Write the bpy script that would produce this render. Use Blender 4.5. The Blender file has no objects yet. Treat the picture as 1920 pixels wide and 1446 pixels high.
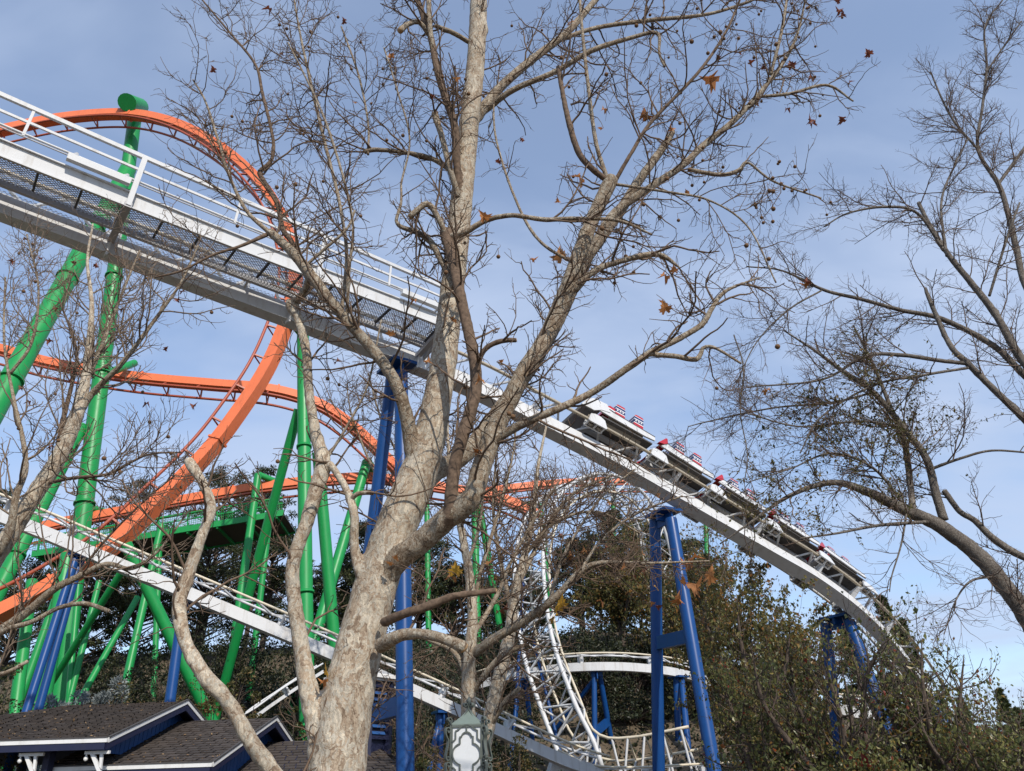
import bpy, math, random
import numpy as np
from mathutils import Vector, Matrix

random.seed(11)
rng = np.random.default_rng(11)
SC = bpy.context.scene
COL = SC.collection

# ------------------------------------------------------------------ camera
PITCH, ROLL, FPX = math.radians(29.0), math.radians(1.7), 1420.0
IMW, IMH = 1920.0, 1446.0
cam_data = bpy.data.cameras.new('camera')
cam = bpy.data.objects.new('camera', cam_data)
COL.objects.link(cam)
cam_data.sensor_fit = 'HORIZONTAL'
cam_data.sensor_width = 36.0
cam_data.lens = 36.0 * FPX / IMW
cam_data.clip_start = 0.1
cam_data.clip_end = 6000.0
CAMLOC = Vector((0, 0, 1.65))
CROT = Matrix.Rotation(math.pi / 2 + PITCH, 3, 'X') @ Matrix.Rotation(-ROLL, 3, 'Z')
cam.matrix_world = Matrix.Translation(CAMLOC) @ CROT.to_4x4()
SC.camera = cam
C_R = np.array(CROT.col[0]); C_U = np.array(CROT.col[1]); C_B = np.array(CROT.col[2])
C_O = np.array(CAMLOC)

# ------------------------------------------------------------------ light
SUNV = Vector((0.34, -0.70, 0.63)).normalized()          # towards the sun: behind the camera, a little right
world = bpy.data.worlds.new('World'); SC.world = world; world.use_nodes = True
wn = world.node_tree.nodes; wl = world.node_tree.links
wn.clear()
w_out = wn.new('ShaderNodeOutputWorld'); w_bg = wn.new('ShaderNodeBackground')
w_bg.inputs['Strength'].default_value = 0.15
w_sky = wn.new('ShaderNodeTexSky'); w_sky.sky_type = 'NISHITA'; w_sky.sun_disc = False
w_sky.sun_elevation = math.asin(SUNV.z); w_sky.sun_rotation = math.atan2(SUNV.x, SUNV.y)
w_sky.air_density = 1.0; w_sky.dust_density = 0.15; w_sky.ozone_density = 3.0
w_tc = wn.new('ShaderNodeTexCoord'); w_sep = wn.new('ShaderNodeSeparateXYZ')
wl.new(w_tc.outputs['Generated'], w_sep.inputs[0])
def wmath(op, a, b=None, clamp=False):
    n = wn.new('ShaderNodeMath'); n.operation = op; n.use_clamp = clamp
    for i, v in enumerate((a, b)):
        if v is None: continue
        if hasattr(v, 'is_output'): wl.new(v, n.inputs[i])
        else: n.inputs[i].default_value = v
    return n.outputs[0]
w_z = wmath('ADD', wmath('MAXIMUM', w_sep.outputs[2], 0.0), 0.22)
w_cmb = wn.new('ShaderNodeCombineXYZ')
wl.new(wmath('DIVIDE', w_sep.outputs[0], w_z), w_cmb.inputs[0])
wl.new(wmath('DIVIDE', w_sep.outputs[1], w_z), w_cmb.inputs[1])
w_map = wn.new('ShaderNodeMapping'); w_map.inputs['Rotation'].default_value = (0, 0, math.radians(-32))
w_map.inputs['Scale'].default_value = (0.9, 1.5, 1.0); w_map.inputs['Location'].default_value = (0.3, 0.5, 0.0)
wl.new(w_cmb.outputs[0], w_map.inputs[0])
def wnoise(scale, detail, rough, dist):
    n = wn.new('ShaderNodeTexNoise'); n.inputs['Scale'].default_value = scale
    n.inputs['Detail'].default_value = detail; n.inputs['Roughness'].default_value = rough
    n.inputs['Distortion'].default_value = dist
    wl.new(w_map.outputs[0], n.inputs['Vector']); return n.outputs['Fac']
w_n = wmath('ADD', wmath('MULTIPLY', wnoise(1.2, 5, 0.48, 0.3), 0.75), wmath('MULTIPLY', wnoise(3.6, 5, 0.52, 0.5), 0.25))
w_cov = wn.new('ShaderNodeMapRange'); w_cov.inputs[1].default_value = 0.36; w_cov.inputs[2].default_value = 0.66
w_cov.inputs[3].default_value = 0.30; w_cov.inputs[4].default_value = 0.95
w_cov.interpolation_type = 'SMOOTHSTEP'
wl.new(wmath('ADD', w_n, wmath('MULTIPLY', wmath('SUBTRACT', 0.45, w_sep.outputs[2]), 0.08)), w_cov.inputs[0])
w_mix = wn.new('ShaderNodeMix'); w_mix.data_type = 'RGBA'
wl.new(w_cov.outputs[0], w_mix.inputs[0]); wl.new(w_sky.outputs[0], w_mix.inputs[6])
w_mix.inputs[7].default_value = (2.75, 3.3, 4.4, 1)            # thin sunlit cirrus
wl.new(w_mix.outputs[2], w_bg.inputs[0]); wl.new(w_bg.outputs[0], w_out.inputs[0])

sun_data = bpy.data.lights.new('sun', 'SUN'); sun_data.energy = 3.3
sun_data.angle = math.radians(0.6); sun_data.color = (1.0, 0.93, 0.83)
sun = bpy.data.objects.new('sun', sun_data); COL.objects.link(sun)
sun.rotation_euler = (-SUNV).to_track_quat('-Z', 'Y').to_euler()
SC.view_settings.view_transform = 'Standard'
SC.view_settings.look = 'None'
SC.view_settings.exposure = 0.45
SC.view_settings.gamma = 1.0
SC.view_settings.use_curve_mapping = False
SC.cycles.max_bounces = 6
SC.cycles.transparent_max_bounces = 8

# ------------------------------------------------------------------ helpers
def ray(px, py):
    return C_R * ((px - IMW / 2) / FPX) + C_U * (-(py - IMH / 2) / FPX) - C_B
def P(px, py, Y):
    """world point that stands Y metres in front of the camera (along the ground) and is seen at photo position px,py"""
    d = ray(px, py); return C_O + d * (Y / d[1])
def depth(p):
    return float(-np.dot(np.asarray(p) - C_O, C_B))
def project(pts):
    d = np.asarray(pts) - C_O
    z = -(d @ C_B)
    return np.stack([IMW / 2 + FPX * (d @ C_R) / z, IMH / 2 - FPX * (d @ C_U) / z], -1)
def nrm(v):
    v = np.asarray(v, float); n = np.linalg.norm(v, axis=-1, keepdims=True)
    return v / np.maximum(n, 1e-9)
def smooth(a, b, x):
    t = np.clip((np.asarray(x, float) - a) / (b - a), 0, 1); return t * t * (3 - 2 * t)
def catmull(c, step):
    """dense points along a smooth curve through the rows of c (first three columns are xyz)"""
    c = np.asarray(c, float)
    e = np.vstack([2 * c[0] - c[1], c, 2 * c[-1] - c[-2]])
    out = []
    for i in range(len(c) - 1):
        p0, p1, p2, p3 = e[i:i + 4]
        n = max(2, int(np.linalg.norm((p2 - p1)[:3]) / step))
        t = np.linspace(0, 1, n, endpoint=False)[:, None]
        out.append(0.5 * (2 * p1 + (p2 - p0) * t + (2 * p0 - 5 * p1 + 4 * p2 - p3) * t ** 2 + (3 * p1 - p0 - 3 * p2 + p3) * t ** 3))
    out.append(c[-1:]); return np.vstack(out)
def cumlen(Q):
    return np.concatenate([[0], np.cumsum(np.linalg.norm(np.diff(Q[:, :3], axis=0), axis=1))])
def resample(Q, step=None, n=None):
    L = cumlen(Q); m = n or max(2, int(round(L[-1] / step)) + 1)
    d = np.linspace(0, L[-1], m)
    return np.stack([np.interp(d, L, Q[:, k]) for k in range(Q.shape[1])], -1)
def ground_z(x, y):
    x = np.asarray(x, float); y = np.asarray(y, float)
    hill = 14.5 * smooth(33, 70, y + 0.10 * x) * (1 - 0.72 * smooth(6, 34, x)) + 9 * smooth(70, 200, y)
    bumps = 0.35 * np.sin(x * 0.31 + 1.3) * np.sin(y * 0.27) + 0.18 * np.sin(x * 0.83) * np.cos(y * 0.71)
    return hill + bumps * smooth(26, 40, y)

# ------------------------------------------------------------------ materials
MATS = {}
def new_mat(name):
    m = bpy.data.materials.new(name); m.use_nodes = True; MATS[name] = m
    nt = m.node_tree; nt.nodes.clear()
    o = nt.nodes.new('ShaderNodeOutputMaterial'); b = nt.nodes.new('ShaderNodeBsdfPrincipled')
    nt.links.new(b.outputs[0], o.inputs[0])
    return m, nt, b, o
def N(nt, kind, **kw):
    n = nt.nodes.new(kind)
    for k, v in kw.items():
        if k in n.inputs.keys(): n.inputs[k].default_value = v
        else: setattr(n, k, v)
    return n
def position(nt, scale):
    g = nt.nodes.new('ShaderNodeNewGeometry'); m = nt.nodes.new('ShaderNodeMapping')
    m.inputs['Scale'].default_value = scale
    nt.links.new(g.outputs['Position'], m.inputs[0]); return m.outputs[0]
def ramp(nt, fac, stops, interp='LINEAR'):
    r = nt.nodes.new('ShaderNodeValToRGB'); cr = r.color_ramp; cr.interpolation = interp
    while len(cr.elements) < len(stops): cr.elements.new(0.5)
    for e, (p, c) in zip(cr.elements, stops): e.position = p; e.color = (*c, 1)
    nt.links.new(fac, r.inputs[0]); return r.outputs[0]
def mixc(nt, fac, a, b, mode='MIX'):
    n = nt.nodes.new('ShaderNodeMix'); n.data_type = 'RGBA'; n.blend_type = mode
    for s, v in ((0, fac), (6, a), (7, b)):
        if hasattr(v, 'is_output'): nt.links.new(v, n.inputs[s])
        else: n.inputs[s].default_value = v if s == 0 else (*v, 1)
    return n.outputs[2]
def bump(nt, b, h, strength, dist=0.02):
    n = nt.nodes.new('ShaderNodeBump'); n.inputs['Strength'].default_value = strength
    n.inputs['Distance'].default_value = dist
    nt.links.new(h, n.inputs['Height']); nt.links.new(n.outputs[0], b.inputs['Normal'])
def paint(name, col, dirt=(0.16, 0.13, 0.10), amount=0.35, rough=0.38, spec=0.5, metallic=0.0):
    """weathered paint: grime streaks that run down, slight fading"""
    m, nt, b, o = new_mat(name)
    n1 = N(nt, 'ShaderNodeTexNoise', Scale=1.0, Detail=6.0, Roughness=0.6); nt.links.new(position(nt, (5, 5, 0.7)), n1.inputs['Vector'])
    n2 = N(nt, 'ShaderNodeTexNoise', Scale=1.0, Detail=5.0, Roughness=0.65); nt.links.new(position(nt, (1.1, 1.1, 1.1)), n2.inputs['Vector'])
    f1 = N(nt, 'ShaderNodeMapRange'); nt.links.new(n1.outputs[0], f1.inputs[0])
    f1.inputs[1].default_value = 0.52; f1.inputs[2].default_value = 0.80; f1.inputs[3].default_value = 0.0; f1.inputs[4].default_value = amount
    faded = mixc(nt, n2.outputs[0], tuple(c * 0.86 for c in col), tuple(min(1, c * 1.08 + 0.006) for c in col))
    nt.links.new(mixc(nt, f1.outputs[0], faded, dirt), b.inputs['Base Color'])
    rr = N(nt, 'ShaderNodeMapRange'); nt.links.new(n2.outputs[0], rr.inputs[0])
    rr.inputs[3].default_value = rough - 0.08; rr.inputs[4].default_value = rough + 0.16
    nt.links.new(rr.outputs[0], b.inputs['Roughness'])
    b.inputs['Specular IOR Level'].default_value = spec; b.inputs['Metallic'].default_value = metallic
    return m
def sycamore_bark(name, stops, scale=1.0):
    m, nt, b, o = new_mat(name)
    d = N(nt, 'ShaderNodeTexNoise', Scale=3.0 * scale, Detail=5.0, Roughness=0.6)
    nt.links.new(position(nt, (1, 1, 1)), d.inputs['Vector'])
    off = N(nt, 'ShaderNodeVectorMath', operation='SCALE'); nt.links.new(d.outputs['Color'], off.inputs[0]); off.inputs['Scale'].default_value = 0.32
    add = N(nt, 'ShaderNodeVectorMath', operation='ADD'); nt.links.new(position(nt, (1, 1, 0.5)), add.inputs[0]); nt.links.new(off.outputs[0], add.inputs[1])
    v = N(nt, 'ShaderNodeTexVoronoi', Scale=21.0 * scale); nt.links.new(add.outputs[0], v.inputs['Vector'])
    v2 = N(nt, 'ShaderNodeTexVoronoi', Scale=58.0 * scale); nt.links.new(add.outputs[0], v2.inputs['Vector'])
    s1 = N(nt, 'ShaderNodeSeparateColor'); nt.links.new(v.outputs['Color'], s1.inputs[0])
    s2 = N(nt, 'ShaderNodeSeparateColor'); nt.links.new(v2.outputs['Color'], s2.inputs[0])
    mid = N(nt, 'ShaderNodeMix'); mid.inputs[0].default_value = 0.5
    nt.links.new(s1.outputs[0], mid.inputs[2]); nt.links.new(s2.outputs[0], mid.inputs[3])
    base = ramp(nt, mid.outputs[0], stops, 'LINEAR')
    f = N(nt, 'ShaderNodeTexNoise', Scale=1.0, Detail=8.0, Roughness=0.7); nt.links.new(position(nt, (45 * scale, 45 * scale, 14 * scale)), f.inputs['Vector'])
    fr = N(nt, 'ShaderNodeMapRange'); nt.links.new(f.outputs[0], fr.inputs[0]); fr.inputs[3].default_value = 0.45; fr.inputs[4].default_value = 1.45
    ve = N(nt, 'ShaderNodeTexVoronoi', feature='DISTANCE_TO_EDGE', Scale=30.0 * scale); nt.links.new(add.outputs[0], ve.inputs['Vector'])
    ce = N(nt, 'ShaderNodeMapRange'); nt.links.new(ve.outputs['Distance'], ce.inputs[0]); ce.inputs[1].default_value = 0.0; ce.inputs[2].default_value = 0.09; ce.inputs[3].default_value = 0.74; ce.inputs[4].default_value = 1.0
    lo = N(nt, 'ShaderNodeTexNoise', Scale=2.2 * scale, Detail=3.0); nt.links.new(position(nt, (1, 1, 0.45)), lo.inputs['Vector'])
    lr = N(nt, 'ShaderNodeMapRange'); nt.links.new(lo.outputs[0], lr.inputs[0]); lr.inputs[1].default_value = 0.3; lr.inputs[2].default_value = 0.7; lr.inputs[3].default_value = 0.80; lr.inputs[4].default_value = 1.22
    m1 = N(nt, 'ShaderNodeMath', operation='MULTIPLY'); nt.links.new(fr.outputs[0], m1.inputs[0]); nt.links.new(ce.outputs[0], m1.inputs[1])
    m2 = N(nt, 'ShaderNodeMath', operation='MULTIPLY'); nt.links.new(m1.outputs[0], m2.inputs[0]); nt.links.new(lr.outputs[0], m2.inputs[1])
    mul = N(nt, 'ShaderNodeVectorMath', operation='SCALE'); nt.links.new(base, mul.inputs[0]); nt.links.new(m2.outputs[0], mul.inputs['Scale'])
    nt.links.new(mul.outputs[0], b.inputs['Base Color'])
    b.inputs['Roughness'].default_value = 0.85; b.inputs['Specular IOR Level'].default_value = 0.25
    hsum = N(nt, 'ShaderNodeMath', operation='ADD'); nt.links.new(mid.outputs[0], hsum.inputs[0]); nt.links.new(f.outputs[0], hsum.inputs[1])
    bump(nt, b, hsum.outputs[0], 0.7, 0.014)
    return m
def plain(name, col, rough=0.8, var=0.5, scale=20, spec=0.3):
    m, nt, b, o = new_mat(name)
    n = N(nt, 'ShaderNodeTexNoise', Scale=scale, Detail=6.0, Roughness=0.65); nt.links.new(position(nt, (1, 1, 1)), n.inputs['Vector'])
    c = ramp(nt, n.outputs[0], [(0.3, tuple(x * (1 - var) for x in col)), (0.7, tuple(min(1, x * (1 + var)) for x in col))])
    nt.links.new(c, b.inputs['Base Color']); b.inputs['Roughness'].default_value = rough
    b.inputs['Specular IOR Level'].default_value = spec
    return m
def leafmat(name, stops, transl=0.3, rough=0.5):
    """every leaf island takes its own colour of the ramp; light passes through"""
    m, nt, b, o = new_mat(name)
    g = nt.nodes.new('ShaderNodeNewGeometry')
    n = N(nt, 'ShaderNodeTexNoise', Scale=0.9, Detail=3.0); nt.links.new(position(nt, (1, 1, 1)), n.inputs['Vector'])
    a = N(nt, 'ShaderNodeMath', operation='MULTIPLY_ADD'); nt.links.new(n.outputs[0], a.inputs[0]); a.inputs[1].default_value = 0.7; a.inputs[2].default_value = -0.35
    s = N(nt, 'ShaderNodeMath', operation='ADD'); s.use_clamp = True
    nt.links.new(g.outputs['Random Per Island'], s.inputs[0]); nt.links.new(a.outputs[0], s.inputs[1])
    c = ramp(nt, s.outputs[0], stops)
    nt.links.new(c, b.inputs['Base Color']); b.inputs['Roughness'].default_value = rough
    b.inputs['Specular IOR Level'].default_value = 0.4
    t = nt.nodes.new('ShaderNodeBsdfTranslucent'); nt.links.new(c, t.inputs[0])
    mx = nt.nodes.new('ShaderNodeMixShader'); mx.inputs[0].default_value = transl
    nt.links.new(b.outputs[0], mx.inputs[1]); nt.links.new(t.outputs[0], mx.inputs[2]); nt.links.new(mx.outputs[0], o.inputs[0])
    return m

M_WHITE = paint('white_paint', (0.58, 0.585, 0.59), (0.27, 0.22, 0.16), 0.6, 0.45)
M_RAIL = paint('worn_rail_steel', (0.42, 0.36, 0.27), (0.20, 0.14, 0.09), 0.5, 0.4, 0.5, 0.25)
M_CREAM = paint('aged_cream_paint', (0.62, 0.55, 0.42), (0.28, 0.20, 0.13), 0.5, 0.5)
M_ORANGE = paint('orange_paint', (0.70, 0.165, 0.062), (0.33, 0.10, 0.045), 0.5, 0.5, 0.35)
M_ORANGE_RAIL = paint('dark_orange_rail', (0.36, 0.07, 0.03), (0.12, 0.05, 0.03), 0.4, 0.45)
M_GREEN = paint('green_paint', (0.006, 0.26, 0.056), (0.035, 0.13, 0.045), 0.5, 0.38, 0.4)
M_BLUE = paint('blue_paint', (0.003, 0.052, 0.20), (0.012, 0.03, 0.075), 0.40, 0.34, 0.3)
M_NAVY = paint('navy_trim_paint', (0.006, 0.009, 0.040), (0.03, 0.03, 0.04), 0.4, 0.5)
M_GREY = paint('galvanised_grey', (0.42, 0.42, 0.43), (0.18, 0.11, 0.10), 0.4, 0.5)
M_DARK = paint('dark_grease_steel', (0.055, 0.05, 0.048), (0.03, 0.025, 0.02), 0.4, 0.5)
M_TAN = paint('tan_undertray', (0.24, 0.20, 0.15), (0.10, 0.08, 0.06), 0.5, 0.5)
M_RED = paint('red_car_paint', (0.42, 0.012, 0.022), (0.15, 0.02, 0.02), 0.2, 0.25)
M_STRIPE = paint('navy_stripe_paint', (0.012, 0.022, 0.11), (0.02, 0.02, 0.05), 0.2, 0.25)
M_TRIM = paint('white_trim_paint', (0.70, 0.70, 0.69), (0.30, 0.27, 0.22), 0.4, 0.5)
M_IRON = paint('verdigris_iron', (0.085, 0.10, 0.088), (0.20, 0.26, 0.22), 0.55, 0.5)
M_COPPER = paint('verdigris_roof', (0.15, 0.19, 0.165), (0.08, 0.10, 0.085), 0.55, 0.55)
M_GLASS = paint('frosted_lantern_glass', (0.64, 0.66, 0.675), (0.45, 0.45, 0.42), 0.35, 0.25)
M_LOUVER = paint('blue_louver_paint', (0.014, 0.075, 0.24), (0.03, 0.04, 0.08), 0.4, 0.5)
M_CONC = plain('concrete', (0.36, 0.34, 0.31), 0.9, 0.25, 6)
BARK_STOPS = [(0.08, (0.20, 0.14, 0.095)), (0.30, (0.33, 0.25, 0.175)), (0.46, (0.42, 0.34, 0.25)), (0.60, (0.40, 0.365, 0.30)), (0.85, (0.56, 0.48, 0.365))]
M_BARK = sycamore_bark('sycamore_bark', BARK_STOPS)
M_BARK_LIMB = sycamore_bark('sycamore_limb_bark', [(0.12, (0.13, 0.088, 0.056)), (0.36, (0.235, 0.172, 0.115)), (0.56, (0.34, 0.27, 0.195)), (0.72, (0.31, 0.285, 0.23)), (0.88, (0.47, 0.41, 0.32))], 1.6)
M_BARK_DARK = plain('dark_limb_bark', (0.125, 0.085, 0.058), 0.9, 0.55, 26)
M_TWIG_PALE = plain('pale_sycamore_twig', (0.17, 0.125, 0.09), 0.85, 0.4, 12)
M_TWIG = plain('sycamore_twig', (0.128, 0.086, 0.058), 0.85, 0.4, 12)
M_ELM = sycamore_bark('elm_bark', [(0.1, (0.085, 0.07, 0.058)), (0.4, (0.14, 0.118, 0.10)), (0.65, (0.19, 0.165, 0.14)), (0.9, (0.25, 0.225, 0.19))], 2.0)
M_ELM_TWIG = plain('elm_twig', (0.12, 0.085, 0.065), 0.85, 0.35, 9)
M_PEAR_BARK = plain('pear_bark', (0.085, 0.064, 0.050), 0.9, 0.5, 22)
M_CUT = plain('cut_wood', (0.42, 0.27, 0.14), 0.9, 0.35, 40)
M_SEED = plain('seed_ball_brown', (0.15, 0.085, 0.045), 0.95, 0.4, 260)
M_LEAF_ORANGE = leafmat('dry_sycamore_leaf', [(0.0, (0.30, 0.10, 0.035)), (0.5, (0.42, 0.17, 0.055)), (1.0, (0.50, 0.27, 0.11))], 0.35, 0.65)
M_LEAF_YELLOW = leafmat('yellow_sycamore_leaf', [(0.0, (0.50, 0.24, 0.03)), (1.0, (0.58, 0.36, 0.05))], 0.35, 0.6)
M_LEAF_DARK = leafmat('russet_sycamore_leaf', [(0.0, (0.13, 0.035, 0.022)), (1.0, (0.26, 0.085, 0.045))], 0.3, 0.65)
M_PEAR = leafmat('pear_leaves', [(0.0, (0.07, 0.086, 0.030)), (0.5, (0.165, 0.18, 0.062)), (0.80, (0.26, 0.245, 0.085)), (0.91, (0.27, 0.17, 0.04)), (0.97, (0.26, 0.085, 0.025)), (1.0, (0.20, 0.03, 0.02))], 0.45, 0.36)
M_PEAR_RED = leafmat('pear_leaves_autumn', [(0.0, (0.075, 0.082, 0.030)), (0.55, (0.18, 0.17, 0.058)), (0.78, (0.27, 0.20, 0.065)), (0.92, (0.25, 0.105, 0.030)), (1.0, (0.30, 0.17, 0.04))], 0.45, 0.36)
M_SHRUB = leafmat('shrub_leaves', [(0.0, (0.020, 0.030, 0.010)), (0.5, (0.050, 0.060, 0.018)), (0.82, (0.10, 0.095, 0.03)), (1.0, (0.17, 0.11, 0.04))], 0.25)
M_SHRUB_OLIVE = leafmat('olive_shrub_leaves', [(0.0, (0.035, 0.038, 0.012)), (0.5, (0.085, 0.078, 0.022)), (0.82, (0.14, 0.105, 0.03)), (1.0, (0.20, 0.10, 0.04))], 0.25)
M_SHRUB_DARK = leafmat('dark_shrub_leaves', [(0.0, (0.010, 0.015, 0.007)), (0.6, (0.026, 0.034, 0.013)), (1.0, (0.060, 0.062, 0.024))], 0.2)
M_SHRUB_GREY = leafmat('silver_twig_leaves', [(0.0, (0.13, 0.15, 0.15)), (0.6, (0.24, 0.27, 0.27)), (1.0, (0.34, 0.36, 0.35))], 0.15)
M_PINE = leafmat('pine_needles', [(0.0, (0.014, 0.022, 0.009)), (0.6, (0.040, 0.052, 0.018)), (1.0, (0.085, 0.085, 0.032))], 0.15)
M_CYPRESS = leafmat('cypress_foliage', [(0.0, (0.022, 0.036, 0.012)), (0.6, (0.055, 0.075, 0.022)), (1.0, (0.10, 0.11, 0.035))], 0.2)
M_ELM_LEAF = leafmat('elm_leaves', [(0.0, (0.06, 0.065, 0.018)), (0.7, (0.13, 0.11, 0.03)), (1.0, (0.20, 0.13, 0.04))], 0.35)
M_GROUND = plain('hill_soil', (0.11, 0.085, 0.058), 0.95, 0.5, 1.4)

# ------------------------------------------------------------------ mesh and object helpers
def np_mesh(name, V, F, mat=None, smooth_shade=False, mats=None, fmat=None):
    """F: (n,k) array, or a list of such arrays / lists"""
    me = bpy.data.meshes.new(name)
    V = np.asarray(V, np.float32)
    blocks = [np.asarray(b) for b in (F if isinstance(F, list) else [F]) if len(b)]
    loops = np.concatenate([b.ravel() for b in blocks]).astype(np.int32)
    sizes = np.concatenate([np.full(len(b), b.shape[1], np.int32) for b in blocks])
    starts = np.concatenate([[0], np.cumsum(sizes)[:-1]]).astype(np.int32)
    me.vertices.add(len(V)); me.vertices.foreach_set('co', V.ravel())
    me.loops.add(len(loops)); me.loops.foreach_set('vertex_index', loops)
    me.polygons.add(len(sizes)); me.polygons.foreach_set('loop_start', starts)
    for mm in (mats or [mat]): me.materials.append(mm)
    if fmat is not None: me.polygons.foreach_set('material_index', np.asarray(fmat, np.int32))
    me.update(calc_edges=True)
    me.polygons.foreach_set('use_smooth', np.full(len(sizes), bool(smooth_shade)))
    return me
ROOT = {}
def thing(name, label, cat, loc=(0, 0, 0), group=None):
    o = bpy.data.objects.new(name, None); COL.objects.link(o); o.location = Vector([float(v) for v in loc])
    o.empty_display_size = 0.3
    o['label'] = label; o['category'] = cat
    if group: o['group'] = group
    ROOT[o.name] = Vector([float(v) for v in loc])
    return o
def root_loc(o):
    return ROOT.get(o.name, Vector((0, 0, 0)))
def obj(name, me, parent=None, M=None, kind=None, label=None):
    o = bpy.data.objects.new(name, me); COL.objects.link(o)
    if parent is not None:
        o.parent = parent
        if parent.type == 'EMPTY':
            o.matrix_parent_inverse = Matrix.Translation(-root_loc(parent))
        else:
            o.matrix_parent_inverse = PW[parent.name].inverted()
    o.matrix_basis = M if M is not None else Matrix.Identity(4)
    PW[o.name] = M.copy() if M is not None else Matrix.Identity(4)
    if kind: o['kind'] = kind
    if label: o['label'] = label
    return o
PW = {}
def tag(o, label, cat, group=None):
    o['label'] = label; o['category'] = cat
    if group: o['group'] = group
    return o
class MB:
    """collects shapes into one mesh"""
    def __init__(s): s.v = []; s.f = []; s.m = []; s.n = 0
    def add(s, V, F, mi=0):
        V = np.asarray(V, float); s.v.append(V)
        for f in F: s.f.append([int(i) + s.n for i in f]); s.m.append(mi)
        s.n += len(V); return s
    def box(s, lo, hi, X=None, mi=0):
        lo = np.asarray(lo, float); hi = np.asarray(hi, float)
        V = np.array([[(hi if i & 1 else lo)[0], (hi if i & 2 else lo)[1], (hi if i & 4 else lo)[2]] for i in range(8)])
        if X is not None: V = X(V)
        return s.add(V, [(0, 2, 3, 1), (4, 5, 7, 6), (0, 1, 5, 4), (2, 6, 7, 3), (0, 4, 6, 2), (1, 3, 7, 5)], mi)
    def prism(s, poly, axis, a, b, X=None, mi=0):
        """poly: 2D outline in the plane of the other two axes, extruded along axis from a to b"""
        n = len(poly); V = np.zeros((2 * n, 3)); o = [k for k in range(3) if k != axis]
        for j, t in enumerate((a, b)):
            V[j * n:(j + 1) * n, o[0]] = [p[0] for p in poly]; V[j * n:(j + 1) * n, o[1]] = [p[1] for p in poly]; V[j * n:(j + 1) * n, axis] = t
        if X is not None: V = X(V)
        F = [tuple(range(n - 1, -1, -1)), tuple(range(n, 2 * n))] + [(i, (i + 1) % n, n + (i + 1) % n, n + i) for i in range(n)]
        return s.add(V, F, mi)
    def tube(s, pts, r, k=8, mi=0, cap=True):
        V, F = tube_np(np.asarray(pts, float), np.broadcast_to(np.asarray(r, float), (len(pts),)), k)
        F = [tuple(f) for f in F]
        if cap: F += [tuple(range(k - 1, -1, -1)), tuple(range(len(V) - k, len(V)))]
        return s.add(V, F, mi)
    def mesh(s, name, *mats, smooth_shade=False):
        me = bpy.data.meshes.new(name); me.from_pydata(np.vstack(s.v).tolist(), [], s.f)
        for m in mats: me.materials.append(m)
        me.polygons.foreach_set('material_index', s.m)
        if smooth_shade: me.polygons.foreach_set('use_smooth', [True] * len(s.f))
        me.update(); return me
def frames_along(Q):
    T = nrm(np.gradient(Q, axis=0)); n = len(Q)
    A = np.zeros((n, 3)); a = np.cross(T[0], (0.31, 0.52, 0.79)); A[0] = a / np.linalg.norm(a)
    for i in range(1, n):
        v = A[i - 1] - T[i] * np.dot(A[i - 1], T[i]); A[i] = v / max(np.linalg.norm(v), 1e-9)
    return T, A, np.cross(T, A)
def tube_np(Q, r, k):
    T, A, B = frames_along(Q); th = np.arange(k) * 2 * math.pi / k
    V = Q[:, None] + r[:, None, None] * (np.cos(th)[None, :, None] * A[:, None] + np.sin(th)[None, :, None] * B[:, None])
    n = len(Q); i = np.arange(n - 1)[:, None] * k; j = np.arange(k)[None]; j2 = (j + 1) % k
    F = np.stack([i + j, i + j2, i + k + j2, i + k + j], -1).reshape(-1, 4)
    return V.reshape(-1, 3), F
def many_tubes(pts, rad, k):
    """pts (M,n,3), rad (M,n): all as one vertex and quad array"""
    M, n, _ = pts.shape
    T = nrm(np.gradient(pts, axis=1))
    ref = nrm(np.cross(T[:, 0], nrm(rng.normal(size=(M, 3)))))
    A = ref[:, None] - T * np.sum(ref[:, None] * T, -1, keepdims=True); A = nrm(A); B = np.cross(T, A)
    th = np.arange(k) * 2 * math.pi / k
    V = pts[:, :, None] + rad[:, :, None, None] * (np.cos(th)[:, None] * A[:, :, None] + np.sin(th)[:, None] * B[:, :, None])
    base = (np.arange(M) * n * k)[:, None, None]; i = (np.arange(n - 1) * k)[None, :, None]; j = np.arange(k)[None, None]
    j2 = (j + 1) % k
    F = np.stack([base + i + j, base + i + j2, base + i + k + j2, base + i + k + j], -1).reshape(-1, 4)
    return V.reshape(-1, 3), F
def joinVF(parts):
    V = []; F = []; n = 0
    for v, f in parts:
        V.append(v); F.append(np.asarray(f) + n); n += len(v)
    return np.vstack(V), np.vstack(F)
_unit = {}
def unit_mesh(shape, mat, k=10):
    key = (shape, mat.name, k)
    if key in _unit: return _unit[key]
    if shape == 'bar':
        V = [(x, y, z) for z in (0, 1) for y in (-.5, .5) for x in (-.5, .5)]
        me = bpy.data.meshes.new('bar'); me.from_pydata(V, [], [(0, 2, 3, 1), (4, 5, 7, 6), (0, 1, 5, 4), (2, 6, 7, 3), (0, 4, 6, 2), (1, 3, 7, 5)])
    else:
        V = [(math.cos(i * 2 * math.pi / k), math.sin(i * 2 * math.pi / k), z) for z in (0, 1) for i in range(k)]
        F = [(i, (i + 1) % k, k + (i + 1) % k, k + i) for i in range(k)] + [tuple(range(k - 1, -1, -1)), tuple(range(k, 2 * k))]
        me = bpy.data.meshes.new('round_bar'); me.from_pydata(V, [], F)
        me.polygons.foreach_set('use_smooth', [True] * k + [False, False])
    me.materials.append(mat); me.update(); _unit[key] = me
    return me
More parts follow.
